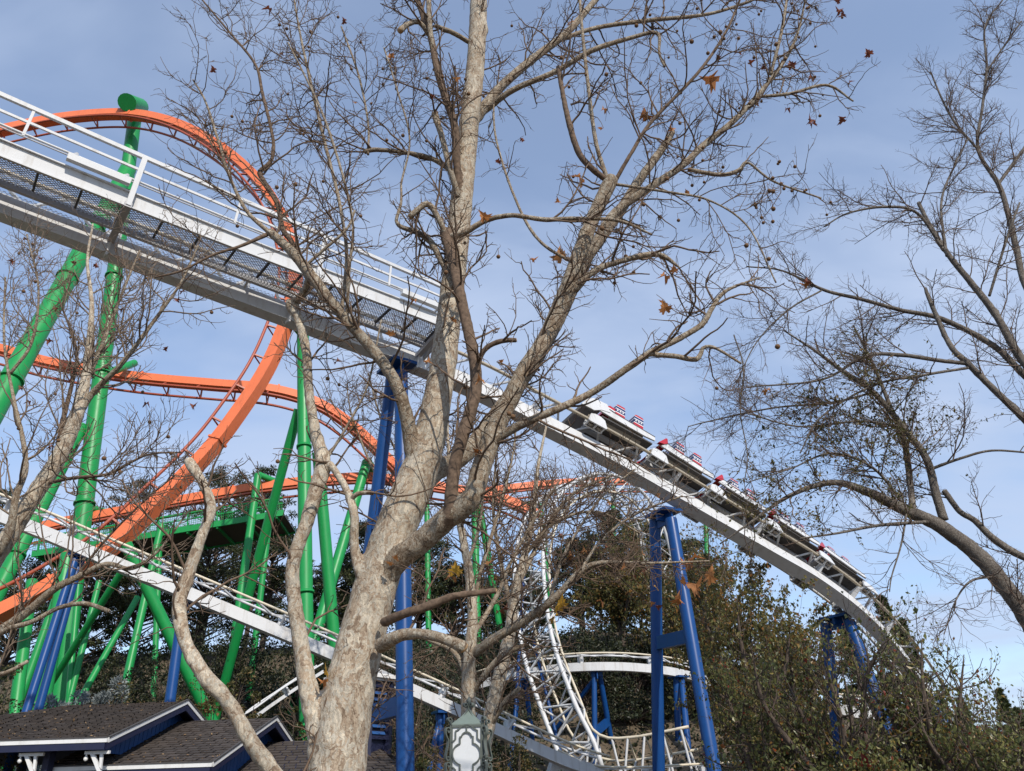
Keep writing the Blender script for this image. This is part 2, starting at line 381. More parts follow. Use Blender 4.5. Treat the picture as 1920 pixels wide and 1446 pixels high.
def span_matrix(A, B, sx, sy, ref=(0, 0, 1)):
    A = np.asarray(A, float); B = np.asarray(B, float); L = np.linalg.norm(B - A); z = (B - A) / L
    ref = np.asarray(ref, float)
    if abs(np.dot(z, nrm(ref))) > 0.98: ref = np.array([0.3, 1.0, 0.1])
    x = nrm(np.cross(ref, z)); y = np.cross(z, x)
    m = Matrix.Identity(4)
    for i in range(3):
        m[i][0] = x[i] * sx; m[i][1] = y[i] * sy; m[i][2] = z[i] * L; m[i][3] = A[i]
    return m
def rod(name, A, B, r, mat, parent, k=10, **kw):
    return obj(name, unit_mesh('rod', mat, k), parent, span_matrix(A, B, r, r), **kw)
def bar(name, A, B, w, h, mat, parent, ref=(0, 0, 1), **kw):
    """square bar from A to B, w wide and h high (h lies towards ref)"""
    return obj(name, unit_mesh('bar', mat), parent, span_matrix(A, B, w, h, ref), **kw)
# ================================================================== ground
gx = np.concatenate([np.linspace(-2500, -130, 14), np.linspace(-120, 120, 121), np.linspace(130, 2500, 14)])
gy = np.concatenate([np.linspace(-400, -20, 10), np.linspace(-15, 130, 117), np.linspace(140, 400, 22), np.linspace(500, 3500, 12)])
GX, GY = np.meshgrid(gx, gy); gv = np.stack([GX, GY, ground_z(GX, GY)], -1).reshape(-1, 3)
gi = (np.arange(len(gy) - 1)[:, None] * len(gx) + np.arange(len(gx) - 1)[None]).ravel()
g = obj('ground', np_mesh('ground', gv, np.stack([gi, gi + 1, gi + 1 + len(gx), gi + len(gx)], -1), M_GROUND, True))
g['kind'] = 'structure'

# ================================================================== coaster tracks
class Path:
    def __init__(s, ctrl, step=0.4, up=None, lateral=None):
        c = np.asarray(ctrl, float)
        if c.shape[1] == 3: c = np.hstack([c, np.zeros((len(c), 1))])
        q = resample(catmull(c, step * 0.5), step)
        s.Q = q[:, :3]; s.L = cumlen(s.Q); s.T = nrm(np.gradient(s.Q, axis=0))
        if lateral is not None:
            S = np.broadcast_to(np.asarray(lateral, float), s.Q.shape); S = nrm(S - s.T * np.sum(S * s.T, -1, keepdims=True))
        else:
            U = np.broadcast_to(np.array([0, 0, 1.0]), s.Q.shape) if up is None else up(s.Q)
            U = nrm(U - s.T * np.sum(U * s.T, -1, keepdims=True)); S = np.cross(s.T, U)
        U = np.cross(S, s.T)
        b = np.radians(q[:, 3])[:, None]
        s.S = S * np.cos(b) - U * np.sin(b); s.U = U * np.cos(b) + S * np.sin(b)
    def at(s, d, a=0.0, t=0.0):
        i = lambda X: np.array([np.interp(d, s.L, X[:, k]) for k in range(3)])
        return i(s.Q) + a * nrm(i(s.S)) + t * nrm(i(s.U))
    def frame(s, d):
        i = lambda X: nrm(np.array([np.interp(d, s.L, X[:, k]) for k in range(3)]))
        T = i(s.T); S = i(s.S); S = nrm(S - T * np.dot(S, T)); return T, S, np.cross(S, T)
    def cut(s, d0=None, d1=None):
        d0 = 0 if d0 is None else d0; d1 = s.L[-1] if d1 is None else d1
        m = (s.L > d0 + 0.05) & (s.L < d1 - 0.05); return np.concatenate([[d0], s.L[m], [d1]])
    def sweep(s, prof, d0=None, d1=None):
        """prof: closed outline of (lateral, up) offsets"""
        ds = s.cut(d0, d1); k = len(prof); V = []
        for a, t in prof: V.append(np.array([np.interp(ds, s.L, s.Q[:, c]) for c in range(3)]).T + a * nrm(np.array([np.interp(ds, s.L, s.S[:, c]) for c in range(3)]).T) + t * nrm(np.array([np.interp(ds, s.L, s.U[:, c]) for c in range(3)]).T))
        V = np.stack(V, 1).reshape(-1, 3); n = len(ds)
        i = np.arange(n - 1)[:, None] * k; j = np.arange(k)[None]; j2 = (j + 1) % k
        F = np.stack([i + j, i + j2, i + k + j2, i + k + j], -1).reshape(-1, 4)
        return V, [F, np.arange(k)[::-1][None], np.arange((n - 1) * k, n * k)[None]]
    def nearest(s, px, py):
        e = project(s.Q) - np.array([px, py]); return s.L[np.argmin((e ** 2).sum(1))]
def rect(a0, a1, t0, t1): return [(a0, t0), (a1, t0), (a1, t1), (a0, t1)]
def circ(a, t, r, k=8): return [(a + r * math.cos(i * 2 * math.pi / k), t + r * math.sin(i * 2 * math.pi / k)) for i in range(k)]
def swept(name, path, prof, mat, parent, d0=None, d1=None, sm=False, **kw):
    V, F = path.sweep(prof, d0, d1); return obj(name, np_mesh(name, V, F, mat, sm), parent, **kw)

def steel_track(label, ctrl, gauge=1.3, rail_r=0.06, beam=(0.48, 0.50), drop=0.34, brace=0.85, bracket=3.0, m_rail=M_RAIL, m_far=M_WHITE, group=None, bracket_at=None, d_brace=(None, None)):
    p = Path(ctrl); g = gauge / 2; w, h = beam
    t = thing('coaster_track', label, 'coaster track', p.at(0, 0, -drop - h), group)
    swept('rail', p, circ(g, 0, rail_r), m_rail, t, sm=True, label='worn tan running rail')
    swept('rail', p, circ(-g, 0, rail_r), m_far, t, sm=True)
    swept('spine_beam', p, rect(-w / 2, w / 2, -drop - h, -drop), M_WHITE, t)
    n = int(p.L[-1] / brace)
    for i in range(n):
        a = p.at(i * brace, g if i % 2 else -g, -0.02); b = p.at((i + 1) * brace, -g if i % 2 else g, -0.02)
        bar('lattice_brace', a, b, 0.075, 0.06, M_WHITE, t)
    ds = bracket_at if bracket_at is not None else np.arange(bracket * 0.5, p.L[-1], bracket)
    for d in ds:
        for sg in (1, -1):
            bar('bracket', p.at(d, sg * 0.12, -drop + 0.01), p.at(d, sg * (g - 0.02), -0.05), 0.20, 0.06, M_WHITE, t, p.frame(d)[0])
        bar('cross_tie', p.at(d, -g + 0.03, -0.06), p.at(d, g - 0.03, -0.06), 0.10, 0.08, M_WHITE, t)
        bar('bracket_post', p.at(d, 0, -drop), p.at(d, 0, -0.1), 0.30, 0.22, M_WHITE, t)
    return p, t

# ---- upper white track: brake run at left, then down the drop to the right
_a, _b = P(0, 345, 13.4), P(760, 645, 20.4)
main_ctrl = [np.append(_a + (_b - _a) * f, bk) for f, bk in ((-0.55, 9), (-0.25, 9), (0.0, 8), (0.3, 6), (0.6, 3), (0.85, 0), (1.0, -2))]
main_ctrl += [np.append(P(px, py, Y), bk) for px, py, Y, bk in [(900, 706, 21.9, -5), (1010, 766, 23.0, -9), (1165, 850, 24.8, -13), (1300, 932, 26.4, -18), (1430, 1012, 28.0, -24), (1517, 1066, 29.2, -27), (1600, 1128, 30.6, -24), (1668, 1195, 32.2, -14), (1735, 1285, 34.4, -4), (1790, 1390, 37.0, -2)]]
main_path = Path(main_ctrl)
dm = lambda px, py: main_path.nearest(px, py)
d_end = dm(784, 660)
br = [dm(x, y) for x, y in ((1000, 762), (1248, 900), (1410, 1000), (1520, 1068), (1590, 1120), (1650, 1175))] + list(np.arange(2.0, d_end, 3.4))
main_path, main_track = steel_track('white coaster track on a box beam, carrying the train down past the sycamore', main_ctrl, bracket_at=br)

# ---- catwalk beside the brake run
cw = thing('catwalk', 'white railed maintenance catwalk with dark mesh floor beside the upper white track', 'catwalk', main_path.at(0, 1.6, -0.6))
A0, A1 = 0.62, 1.85                    # inner and outer edge, lateral offset towards the viewer
FL = -0.18                              # floor height over the rail plane
def mpt(d, a, t): return main_path.at(d, a, t)
swept('outer_channel', main_path, [(A1, FL - 0.22), (A1 + 0.09, FL - 0.22), (A1 + 0.09, FL - 0.19), (A1 + 0.03, FL - 0.19), (A1 + 0.03, FL + 0.19), (A1 + 0.09, FL + 0.19), (A1 + 0.09, FL + 0.22), (A1, FL + 0.22)], M_WHITE, cw, 0, d_end)
swept('inner_channel', main_path, rect(A0 - 0.02, A0 + 0.10, FL - 0.22, FL - 0.04), M_GREY, cw, 0, d_end)
def mesh_grating(d0, d1, a0, a1, t, pitch, r):
    pts = []; W = (a1 - a0) * 0.9
    for sgn in (1, -1):
        for d in np.arange(d0 - W, d1 + W, pitch):
            e0, e1 = (d, d + W) if sgn > 0 else (d + W, d)
            lo, hi = 0.0, 1.0
            f = lambda u: e0 + (e1 - e0) * u
            us = [u for u in np.linspace(0, 1, 7) if d0 <= f(u) <= d1]
            if len(us) < 2: continue
            u0, u1 = us[0], us[-1]
            pts.append([mpt(f(u0), a0 + (a1 - a0) * u0, t), mpt(f((u0 + u1) / 2), a0 + (a1 - a0) * (u0 + u1) / 2, t), mpt(f(u1), a0 + (a1 - a0) * u1, t)])
    pts = np.array(pts); V, F = many_tubes(pts, np.full(pts.shape[:2], r), 3); return V, F
V, F = mesh_grating(0, d_end, A0 + 0.10, A1, FL - 0.10, 0.088, 0.0115)
obj('floor_grating', np_mesh('floor_grating', V, F, M_GREY), cw, kind='stuff')
V, F = mesh_grating(0, d_end, 0.05, 0.34, FL - 0.14, 0.11, 0.006)
obj('guard_mesh', np_mesh('guard_mesh', V, F, M_GREY), cw, kind='stuff')
for d in np.arange(0.6, d_end, 0.9): bar('floor_joist', mpt(d, A0 + 0.28, FL - 0.16), mpt(d, A1, FL - 0.16), 0.05, 0.07, M_DARK, cw)
RH = 1.22
swept('top_rail', main_path, rect(A1 + 0.10, A1 + 0.19, FL + RH - 0.05, FL + RH + 0.05), M_WHITE, cw, 0, d_end)
swept('middle_rail', main_path, rect(A1 + 0.12, A1 + 0.17, FL + 0.80, FL + 0.86), M_WHITE, cw, 0, d_end)
swept('conduit', main_path, circ(A1 + 0.15, FL + 0.50, 0.030, 6), M_WHITE, cw, 0, d_end, True)
swept('conduit', main_path, circ(A1 + 0.15, FL + 0.43, 0.018, 6), M_GREY, cw, 0, d_end, True)
posts = [dm(x, y) for x, y in ((215, 440), (528, 565))]
step_d = posts[1] - posts[0]
big = [posts[0] - step_d] + posts + [d_end - 0.15]
for d in big:
    bar('post', mpt(d, A1 + 0.20, FL - 0.26), mpt(d, A1 + 0.20, FL + RH - 0.02), 0.08, 0.12, M_WHITE, cw, main_path.frame(d)[0])
    bar('bracket_arm', mpt(d, 0.30, FL - 0.34), mpt(d, A1 + 0.22, FL - 0.24), 0.16, 0.14, M_GREY, cw)
    bar('hanger_plate', mpt(d, 0.26, FL - 0.80), mpt(d, 0.34, FL - 0.26), 0.30, 0.05, M_WHITE, cw, main_path.frame(d)[0])
for i in range(len(big) - 1):
    d = (big[i] + big[i + 1]) / 2
    bar('slim_post', mpt(d, A1 + 0.15, FL + 0.45), mpt(d, A1 + 0.15, FL + RH - 0.04), 0.045, 0.06, M_WHITE, cw, main_path.frame(d)[0])
bar('end_plate', mpt(d_end + 0.03, 0.35, FL - 0.30), mpt(d_end + 0.03, A1 + 0.10, FL - 0.10), 0.05, 0.34, M_GREY, cw)
bar('end_rail', mpt(d_end, A0 + 0.2, FL + RH), mpt(d_end, A1 + 0.12, FL + RH), 0.06, 0.06, M_WHITE, cw)
bar('post', mpt(d_end - 0.05, A0 + 0.2, FL - 0.2), mpt(d_end - 0.05, A0 + 0.2, FL + RH), 0.06, 0.06, M_WHITE, cw)
for (x, y), which in (((165, 415), 'near the left edge'), ((728, 636), 'at the end of the rail')):
    d = dm(x, y)
    fx = bar('light_fixture', mpt(d - 0.68, A1 + 0.20, FL + 0.36), mpt(d + 0.68, A1 + 0.20, FL + 0.36), 0.15, 0.16, M_WHITE, cw, main_path.frame(d)[2], label='boxy white strip light hung under the conduit')
    for e in (-0.55, 0.55): bar('clip', mpt(d + e, A1 + 0.16, FL + 0.42), mpt(d + e, A1 + 0.16, FL + 0.55), 0.14, 0.05, M_WHITE, fx)

# ---- lower white track falling to the right behind the roofs
low_ctrl = [P(px, py, Y) for px, py, Y in [(-90, 900, 26.0), (80, 962, 26.8), (252, 1036, 28.0), (437, 1114, 29.6), (629, 1196, 31.4), (736, 1245, 32.4), (870, 1306, 33.8), (960, 1350, 34.8), (1060, 1396, 36.0), (1130, 1420, 37.0)]]
lp0 = Path(low_ctrl)
lb = [lp0.nearest(x, y) for x, y in ((30, 940), (152, 990), (345, 1075), (530, 1152), (700, 1230), (828, 1288), (950, 1345))]
low_path, low_track = steel_track('narrow white coaster track sloping down to the right above the shingle roofs', low_ctrl, gauge=0.95, beam=(0.42, 0.44), drop=0.42, rail_r=0.05, brace=0.8, m_rail=M_CREAM, bracket_at=lb)
back_ctrl = [P(px, py, Y) for px, py, Y in [(900, 1262, 47), (955, 1246, 46), (1035, 1232, 45), (1112, 1227, 44.5), (1190, 1229, 45), (1270, 1240, 46), (1340, 1262, 48)]]
back_path, back_track = steel_track('white curved coaster track arching behind the lattice loop', back_ctrl, gauge=0.9, beam=(0.42, 0.44), drop=0.45, rail_r=0.05, brace=1.2, bracket=4.2, m_rail=M_CREAM)
hill_ctrl = [P(px, py, Y) for px, py, Y in [(395, 1372, 36.5), (457, 1340, 37), (500, 1310, 37.6), (548, 1278, 38.2), (600, 1246, 39)]]
steel_track('short white track climbing the hillside behind the green columns', hill_ctrl, gauge=0.7, beam=(0.14, 0.14), drop=0.3, rail_r=0.04, brace=0.9, bracket=2.4, m_rail=M_WHITE)
foot_ctrl = [P(px, py, Y) for px, py, Y in [(1040, 1408, 36.6), (1105, 1436, 37.0), (1180, 1440, 37.6), (1260, 1436, 38.4), (1400, 1428, 40), (1520, 1418, 42)]]
steel_track('low white track running along the foot of the lattice loop', foot_ctrl, gauge=1.0, beam=(0.6, 0.7), drop=0.35, rail_r=0.05, brace=0.9, bracket=3.0, m_rail=M_CREAM)
pear_ctrl = [P(px, py, Y) for px, py, Y in [(1420, 1270, 40), (1500, 1290, 39), (1580, 1305, 38), (1660, 1310, 38), (1740, 1302, 39)]]
steel_track('white track glimpsed through the autumn pear leaves', pear_ctrl, gauge=1.0, beam=(0.5, 0.5), drop=0.4, rail_r=0.05, brace=1.0, bracket=3.5, m_rail=M_CREAM)

# ---- white lattice loop
loop_c = [P(px, py, Y) for px, py, Y in [(1300, 1384, 40), (1240, 1396, 40.6), (1190, 1404, 41.2), (1136, 1404, 41.8), (1094, 1376, 42.4), (1066, 1313, 43), (1040, 1246, 43.5), (1022, 1178, 44), (1013, 1100, 44.5), (1016, 1030, 45.5), (1036, 974, 47), (1076, 937, 49), (1122, 926, 51), (1168, 942, 53), (1204, 988, 54.5), (1224, 1056, 55.5), (1236, 1140, 56), (1240, 1230, 55.5)]]
LC = P(1125, 1165, 50)
lpth = Path(loop_c, 0.6, up=lambda Q: LC - Q); sg = 1
lt = thing('loop_track', 'white lattice vertical loop with a cream rail at its foot', 'coaster track', lpth.at(6))
G = 0.68
for a in (-G, G): swept('rail', lpth, circ(a, 0.0, 0.07), M_CREAM, lt, sm=True)
for d in np.arange(0.4, lpth.nearest(1094, 1376), 0.9):
    rod('cross_tie', lpth.at(d, -G, 0), lpth.at(d, G, 0), 0.05, M_CREAM, lt, 6)
    for a in (-G, G):
        q = lpth.at(d, a, 0); rod('trestle_strut', q, (q[0] + random.choice((-0.5, 0.5)), q[1], float(ground_z(q[0], q[1])) - 0.2), 0.06, M_WHITE, lt, 6)
tp = Path([P(1118, 1462, 42.0)] + [P(1096, 1388, 42.4)] + loop_c[5:], 0.6, up=lambda Q: LC - Q)
H = G * 1.5; OFF = -1.15
for a in (-H, H): swept('chord_tube', tp, circ(a, OFF, 0.125), M_WHITE, lt, sm=True)
stp = 0.95
for i in range(int(tp.L[-1] / stp) - 1):
    d = i * stp + 0.3; a, b_ = (d, d + stp) if i % 2 else (d + stp, d); e0, e1 = ((-1, 1) if i % 2 else (1, -1))
    for q in (-1, 1): rod('lattice_strut', tp.at(a, q * G, 0), tp.at(b_, q * H, OFF), 0.055, M_WHITE, lt, 6)
    rod('lattice_strut', tp.at(d, e0 * H, OFF), tp.at(d + stp, e1 * H, OFF), 0.06, M_WHITE, lt, 6)
    rod('cross_tie', tp.at(d, -G, 0), tp.at(d, G, 0), 0.055, M_WHITE, lt, 6)
    if i % 2: rod('cross_tie', tp.at(d, -H, OFF), tp.at(d, H, OFF), 0.06, M_WHITE, lt, 6)
    rod('rail_brace', tp.at(d, e0 * G, 0), tp.at(d + stp, e1 * G, 0), 0.045, M_WHITE, lt, 6)

# ================================================================== orange coaster
def box_track(label, ctrl, up, size=1.0, railoff=1.05, g=0.62, tie=2.7, rail_r=0.10):
    p = Path(ctrl, 0.5, up=up); s = size / 2
    t = thing('orange_coaster_track', label, 'coaster track', p.at(0))
    swept('spine_beam', p, rect(-s, s, -s, s), M_ORANGE, t)
    for a in (-g, g): swept('rail', p, circ(a, railoff, rail_r, 6), M_ORANGE_RAIL, t, sm=True)
    for d in np.arange(0.4, p.L[-1], tie):
        for a in (-1, 1): bar('rail_tie', p.at(d, a * s * 0.6, s - 0.03), p.at(d, a * g, railoff), 0.12, 0.10, M_ORANGE_RAIL, t, p.frame(d)[0])
        rod('cross_tie', p.at(d, -g, railoff), p.at(d, g, railoff), 0.055, M_ORANGE_RAIL, t, 6)
    for d in np.arange(6.0, p.L[-1] - 1, 11.0):          # bolted section joints
        V, F = p.sweep(rect(-s - 0.07, s + 0.07, -s - 0.07, s + 0.07), d - 0.07, d + 0.07)
        obj('joint_flange', np_mesh('joint_flange', V, F, M_ORANGE), t)
    return p, t
OC = P(215, 690, 44)
arc_c = [P(px, py, Y) for px, py, Y in [(-140, 290, 45), (-60, 262, 45.5), (0, 246, 46), (120, 222, 46.5), (240, 215, 46.5), (335, 235, 46.2), (420, 282, 45.6), (490, 345, 44.8), (532, 412, 44), (553, 490, 43), (550, 560, 42.4), (528, 630, 41.8), (497, 698, 41.2), (450, 770, 40.6), (392, 846, 40), (310, 930, 39.2), (205, 1028, 38.2), (100, 1098, 37.4), (0, 1152, 36.8), (-100, 1200, 36.2)]]
arc_path, arc_track = box_track('orange coaster track sweeping over the top left in a tall arc', arc_c, lambda Q: OC - Q, size=0.74, railoff=0.95)
mid_c = [P(px, py, Y) for px, py, Y in [(-90, 640, 52), (0, 656, 52), (100, 683, 52), (250, 708, 52), (400, 722, 52), (480, 728, 52), (545, 740, 52.5), (600, 760, 53), (650, 792, 54), (700, 836, 55), (745, 882, 56), (780, 925, 57)]]
mid_path, mid_track = box_track('orange track crossing level behind the tall green column then dropping', mid_c, lambda Q: np.broadcast_to(np.array([0, -0.25, -1.0]), Q.shape), size=0.72, railoff=0.95)
low_c = [P(px, py, Y) for px, py, Y in [(20, 1004, 56), (100, 985, 56), (220, 962, 56), (350, 938, 56), (480, 916, 56), (600, 902, 56.5), (690, 897, 57), (770, 906, 58), (860, 920, 59), (940, 936, 60), (1010, 966, 61)]]
low_p, _ = box_track('orange track running level over the green platform', low_c, lambda Q: np.broadcast_to(np.array([0, -0.2, -1.0]), Q.shape), size=0.70, railoff=0.80, g=0.6)
far_c = [P(px, py, Y) for px, py, Y in [(880, 926, 66), (940, 918, 66), (1010, 910, 66.5), (1080, 905, 67), (1160, 902, 68), (1260, 904, 69)]]
box_track('distant orange track seen above the white loop', far_c, lambda Q: np.broadcast_to(np.array([0, -0.2, -1.0]), Q.shape), size=0.6, railoff=0.8)

# ---- green supports
def to_ground(A, B, extra=0.3):
    """carry the line A>B on down to the ground"""
    A = np.asarray(A, float); B = np.asarray(B, float); d = (B - A) / np.linalg.norm(B - A); p = B.copy()
    for _ in range(400):
        if p[2] < float(ground_z(p[0], p[1])) - extra: break
        p = p + d * 0.25
    return p
def leg(parent, a, b, r, mat, name='leg', flanges=(), ground=True, k=20):
    A = P(*a); B = P(*b); E = to_ground(A, B) if ground else B
    o = rod(name, A, E, r, mat, parent, k)
    L = np.linalg.norm(E - A); u = (E - A) / L
    for f in flanges:
        c = A + u * L * f
        rod('flange', c - u * 0.09, c + u * 0.09, r * 1.17, mat, o, k)
    if ground: rod('footing', E - u * 0.1, E + np.array([0, 0, 0.35]) - u * 0.0, r * 1.6, M_CONC, parent, 12)
    return A, E
def rpx(w, a): return w / 2 * depth(P(*a)) / FPX
def green(label, *legs, arms=()):
    first = P(*legs[0][1]); t = thing('green_support', label, 'coaster support', to_ground(P(*legs[0][0]), first) if legs[0][3] else first, 'green supports of the orange coaster')
    for i, (a, b, w, gr, fl) in enumerate(legs): leg(t, a, b, rpx(w, a), M_GREEN, 'column' if i == 0 else 'brace', fl, gr)
    for a, b, w in arms:
        A, B = P(*a), P(*b); rod('arm', A, B, rpx(w, a), M_GREEN, t, 16)
    return t
G1 = green('tall green mast with raking legs holding the top of the orange arc',
    ((256, 196, 48.6), (150, 1010, 47.6), 23, True, (0.2, 0.36, 0.52, 0.7)), ((240, 318, 48.4), (65, 632, 41.5), 28, True, (0.18, 0.30, 0.5)), ((152, 800, 47.6), (20, 1062, 43.5), 24, True, (0.4,)),
    arms=(((262, 200, 48.6), (238, 192, 45.6), 31), ((188, 705, 48.6), (252, 681, 52.0), 15)))
G2 = green('straight green column in front of the pines, under the foot of the orange arc',
    ((568, 628, 42.6), (574, 1200, 41.6), 22, True, (0.3, 0.62, 0.86)), ((596, 850, 43.2), (628, 1220, 44.4), 21, True, (0.75,)), ((560, 768, 42.8), (470, 1100, 47), 17, True, ()),
    arms=(((568, 622, 42.5), (545, 596, 41.6), 24),))
green('slender hooked green post rising through the platform', ((484, 890, 55.2), (440, 1195, 54), 14, True, (0.62,)), ((508, 950, 55.6), (478, 1205, 55), 11, True, ()), arms=(((484, 890, 55.2), (528, 908, 56.6), 12),))
green('short hooked green post at the left end of the orange level track', ((166, 951, 55.4), (120, 1080, 54.5), 13, True, ()), arms=(((166, 951, 55.4), (202, 962, 56.8), 13),))
green('leaning green post with a crooked head beside the upper blue legs', ((688, 866, 56.4), (622, 1090, 54), 18, True, (0.55,)), arms=(((688, 866, 56.4), (700, 884, 58), 18),))
green('green twin posts seen between the sycamore trunks under the orange bend', ((890, 938, 60), (892, 1040, 59.5), 13, True, (0.3,)), ((899, 945, 60), (920, 1075, 60.5), 12, True, ()))
green('green post left of the thick leaning sycamore stem, below the platform', ((303, 985, 55), (254, 1200, 53), 13, True, (0.3,)), ((300, 1000, 55.5), (292, 1200, 55), 10, True, ()))
green('stout green brace leaning down to the right beneath the lower orange rail', ((236, 1020, 36.8), (318, 1190, 38.6), 21, True, ()), ((228, 1072, 36.8), (108, 1262, 40), 13, True, (0.75,)))
green('green leg slanting left among the silver shrubs', ((258, 1120, 44), (182, 1255, 42), 11, True, ()), ((148, 1080, 44), (133, 1258, 43), 10, True, (0.55,)), ((186, 1090, 44), (143, 1262, 43), 11, True, ()))
green('green column standing behind the left blue legs', ((128, 1040, 37), (84, 1290, 36), 26, True, ()), ((60, 1090, 40), (42, 1230, 39), 20, True, ()))
green('far green post showing through the dark trees right of the loop', ((1150, 905, 70), (1150, 1060, 69), 9, True, ()), arms=(((1150, 905, 70), (1158, 900, 69), 9),))
green('far green post under the train, behind the pear leaves', ((1322, 930, 66), (1326, 1070, 65), 9, True, ()))
green('green hooked post below the end of the orange bend', ((1012, 940, 61.6), (1022, 1040, 62), 10, True, ()), arms=(((1012, 940, 61.6), (980, 946, 61.3), 9),))
green('thin green post left of the wide blue leg', ((800, 930, 63), (802, 1080, 62), 10, True, ()))

# ---- green platform
pf = thing('green_platform', 'long green service platform with mesh sides under the orange track', 'platform', P(430, 985, 56))
pfp = Path([P(60, 1040, 54.9), P(200, 1018, 54.9), P(330, 996, 54.9), P(440, 978, 55), P(532, 962, 55.2)], 0.5)
swept('edge_beam', pfp, rect(-0.08, 0.08, -0.2, 0.25), M_GREEN, pf)
swept('deck', pfp, rect(-4.2, -0.12, -0.12, 0.0), M_DARK, pf)
swept('edge_beam', pfp, rect(-4.45, -4.25, -0.2, 0.25), M_GREEN, pf)
swept('hand_rail', pfp, rect(-0.05, 0.05, 1.25, 1.35), M_GREEN, pf)
swept('middle_rail', pfp, rect(-0.04, 0.04, 0.75, 0.82), M_GREEN, pf)
gv_, gf_ = [], []
ds = np.arange(0, pfp.L[-1], 0.16)
pts = np.array([[pfp.at(d, 0, 0.25), pfp.at(d, 0, 0.75), pfp.at(d, 0, 1.25)] for d in ds]); V1 = many_tubes(pts, np.full(pts.shape[:2], 0.018), 3)
hz = np.array([[pfp.at(d, 0, t) for d in np.linspace(0, pfp.L[-1], 24)] for t in np.arange(0.32, 1.25, 0.14)]); V2 = many_tubes(hz, np.full(hz.shape[:2], 0.018), 3)
V, F = joinVF([V1, V2]); obj('side_mesh', np_mesh('side_mesh', V, F, M_GREEN), pf, kind='stuff')
for d in np.arange(0.4, pfp.L[-1], 2.2):
    bar('post', pfp.at(d, 0.02, -0.15), pfp.at(d, 0.02, 1.3), 0.09, 0.09, M_GREEN, pf, pfp.frame(d)[0])
    bar('joist', pfp.at(d, -4.3, -0.22), pfp.at(d, 0.0, -0.22), 0.14, 0.2, M_GREEN, pf)

# ---- blue supports
def blue(label, top, legs, track=None, ties=(), cap=(1.15, 0.75), w=None):
    T0 = P(*top); t = thing('blue_support', label, 'coaster support', (T0[0], T0[1], float(ground_z(T0[0], T0[1]))), 'blue supports of the white coaster')
    ends = []
    for a, b, wd in legs: ends.append(leg(t, a, b, rpx(wd, a), M_BLUE, 'leg'))
    c = cap
    if c:
        m = MB(); m.box((-c[0] / 2, -c[1] / 2, -0.05), (c[0] / 2, c[1] / 2, 0.05)).box((-c[0] / 2.6, -0.03, -0.45), (c[0] / 2.6, 0.03, -0.05)).box((-0.05, -c[1] / 2.4, -0.3), (0.05, c[1] / 2.4, -0.05))
        d = track.nearest(top[0], top[1]) if track else 0
        T = track.frame(d)[0] if track else np.array([1, 0, 0]); x = nrm(np.array([T[0], T[1], 0])); y = np.cross([0, 0, 1], x)
        X = Matrix.Identity(4)
        for i in range(3): X[i][0] = -y[i]; X[i][1] = x[i]; X[i][2] = (0, 0, 1)[i]; X[i][3] = T0[i]
        obj('cap_plate', m.mesh('cap_plate', M_BLUE), t, X)
    for (i, f0), (j, f1), h in ties:
        A = ends[i][0] + (ends[i][1] - ends[i][0]) * f0; B = ends[j][0] + (ends[j][1] - ends[j][0]) * f1
        bar('cross_beam', A, B, 0.22, h, M_BLUE, t)
    return t
def tiefrac(a, b, py):       # fraction along a leg where it passes photo row py
    A = P(*a); E = to_ground(A, P(*b)); f = np.linspace(0, 1, 400)
    pp = project(A + (E - A) * f[:, None])[:, 1]; return float(f[np.argmin(abs(pp - py))])
l1, l2 = ((735, 708, 20.6), (690, 1060, 21.4)), ((752, 700, 20.2), (760, 1440, 18.8))
blue('blue two-legged support behind the sycamore trunk, its right leg beside the louvred cupola', (744, 690, 20.35), [(*l1, 23), (*l2, 25)], main_path, [((0, tiefrac(*l1, 985)), (1, tiefrac(*l2, 962)), 0.34), ((0, tiefrac(*l1, 1352)), (1, tiefrac(*l2, 1322)), 0.42)], (1.2, 0.8))
l1, l2 = ((1228, 976, 26.6), (1235, 1440, 27.6)), ((1258, 974, 25.6), (1338, 1440, 24.2))
blue('blue two-legged support under the train, its legs spreading into the pear tree', (1244, 963, 26.1), [(*l1, 21), (*l2, 22)], main_path, [((0, tiefrac(*l1, 1206)), (1, tiefrac(*l2, 1192)), 0.42)], (1.15, 0.8))
l1, l2 = ((1548, 1168, 31.4), (1566, 1340, 32)), ((1592, 1164, 30.6), (1664, 1370, 29.8))
blue('blue support half hidden by pear leaves at the tail of the train', (1570, 1158, 31.0), [(*l1, 20), (*l2, 21)], main_path, (), (1.15, 0.8))
blue('blue legs low at the right, where the white track leaves the frame', (1735, 1306, 34.6), [((1722, 1312, 35), (1716, 1420, 36), 19), ((1752, 1312, 34.4), (1806, 1440, 33.6), 18)], main_path, (), (1.1, 0.8))
blue('blue twin-tube support leaning at the left edge behind the shingle roof', (147, 1044, 27.6), [((141, 1048, 27.4), (54, 1320, 26.4), 14), ((151, 1048, 27.7), (75, 1320, 27.0), 14)], low_path, (), (0.8, 0.6))
blue('slim blue support meeting the sloping track behind the pale curved stem', (347, 1122, 29.3), [((345, 1124, 29.3), (322, 1290, 29.0), 18)], low_path, (), (0.75, 0.6))
blue('blue support in the shrubs just left of the lantern', (828, 1336, 33.6), [((826, 1338, 33.6), (824, 1440, 33.4), 13), ((826, 1342, 33.7), (805, 1440, 33), 11)], low_path, (), (0.8, 0.6))
blue('left blue trestle under the arching white track', (980, 1276, 45.8), [((973, 1278, 45.8), (967, 1335, 45.6), 9), ((985, 1278, 45.8), (993, 1345, 46), 9)], back_path, (), (0.9, 0.8))
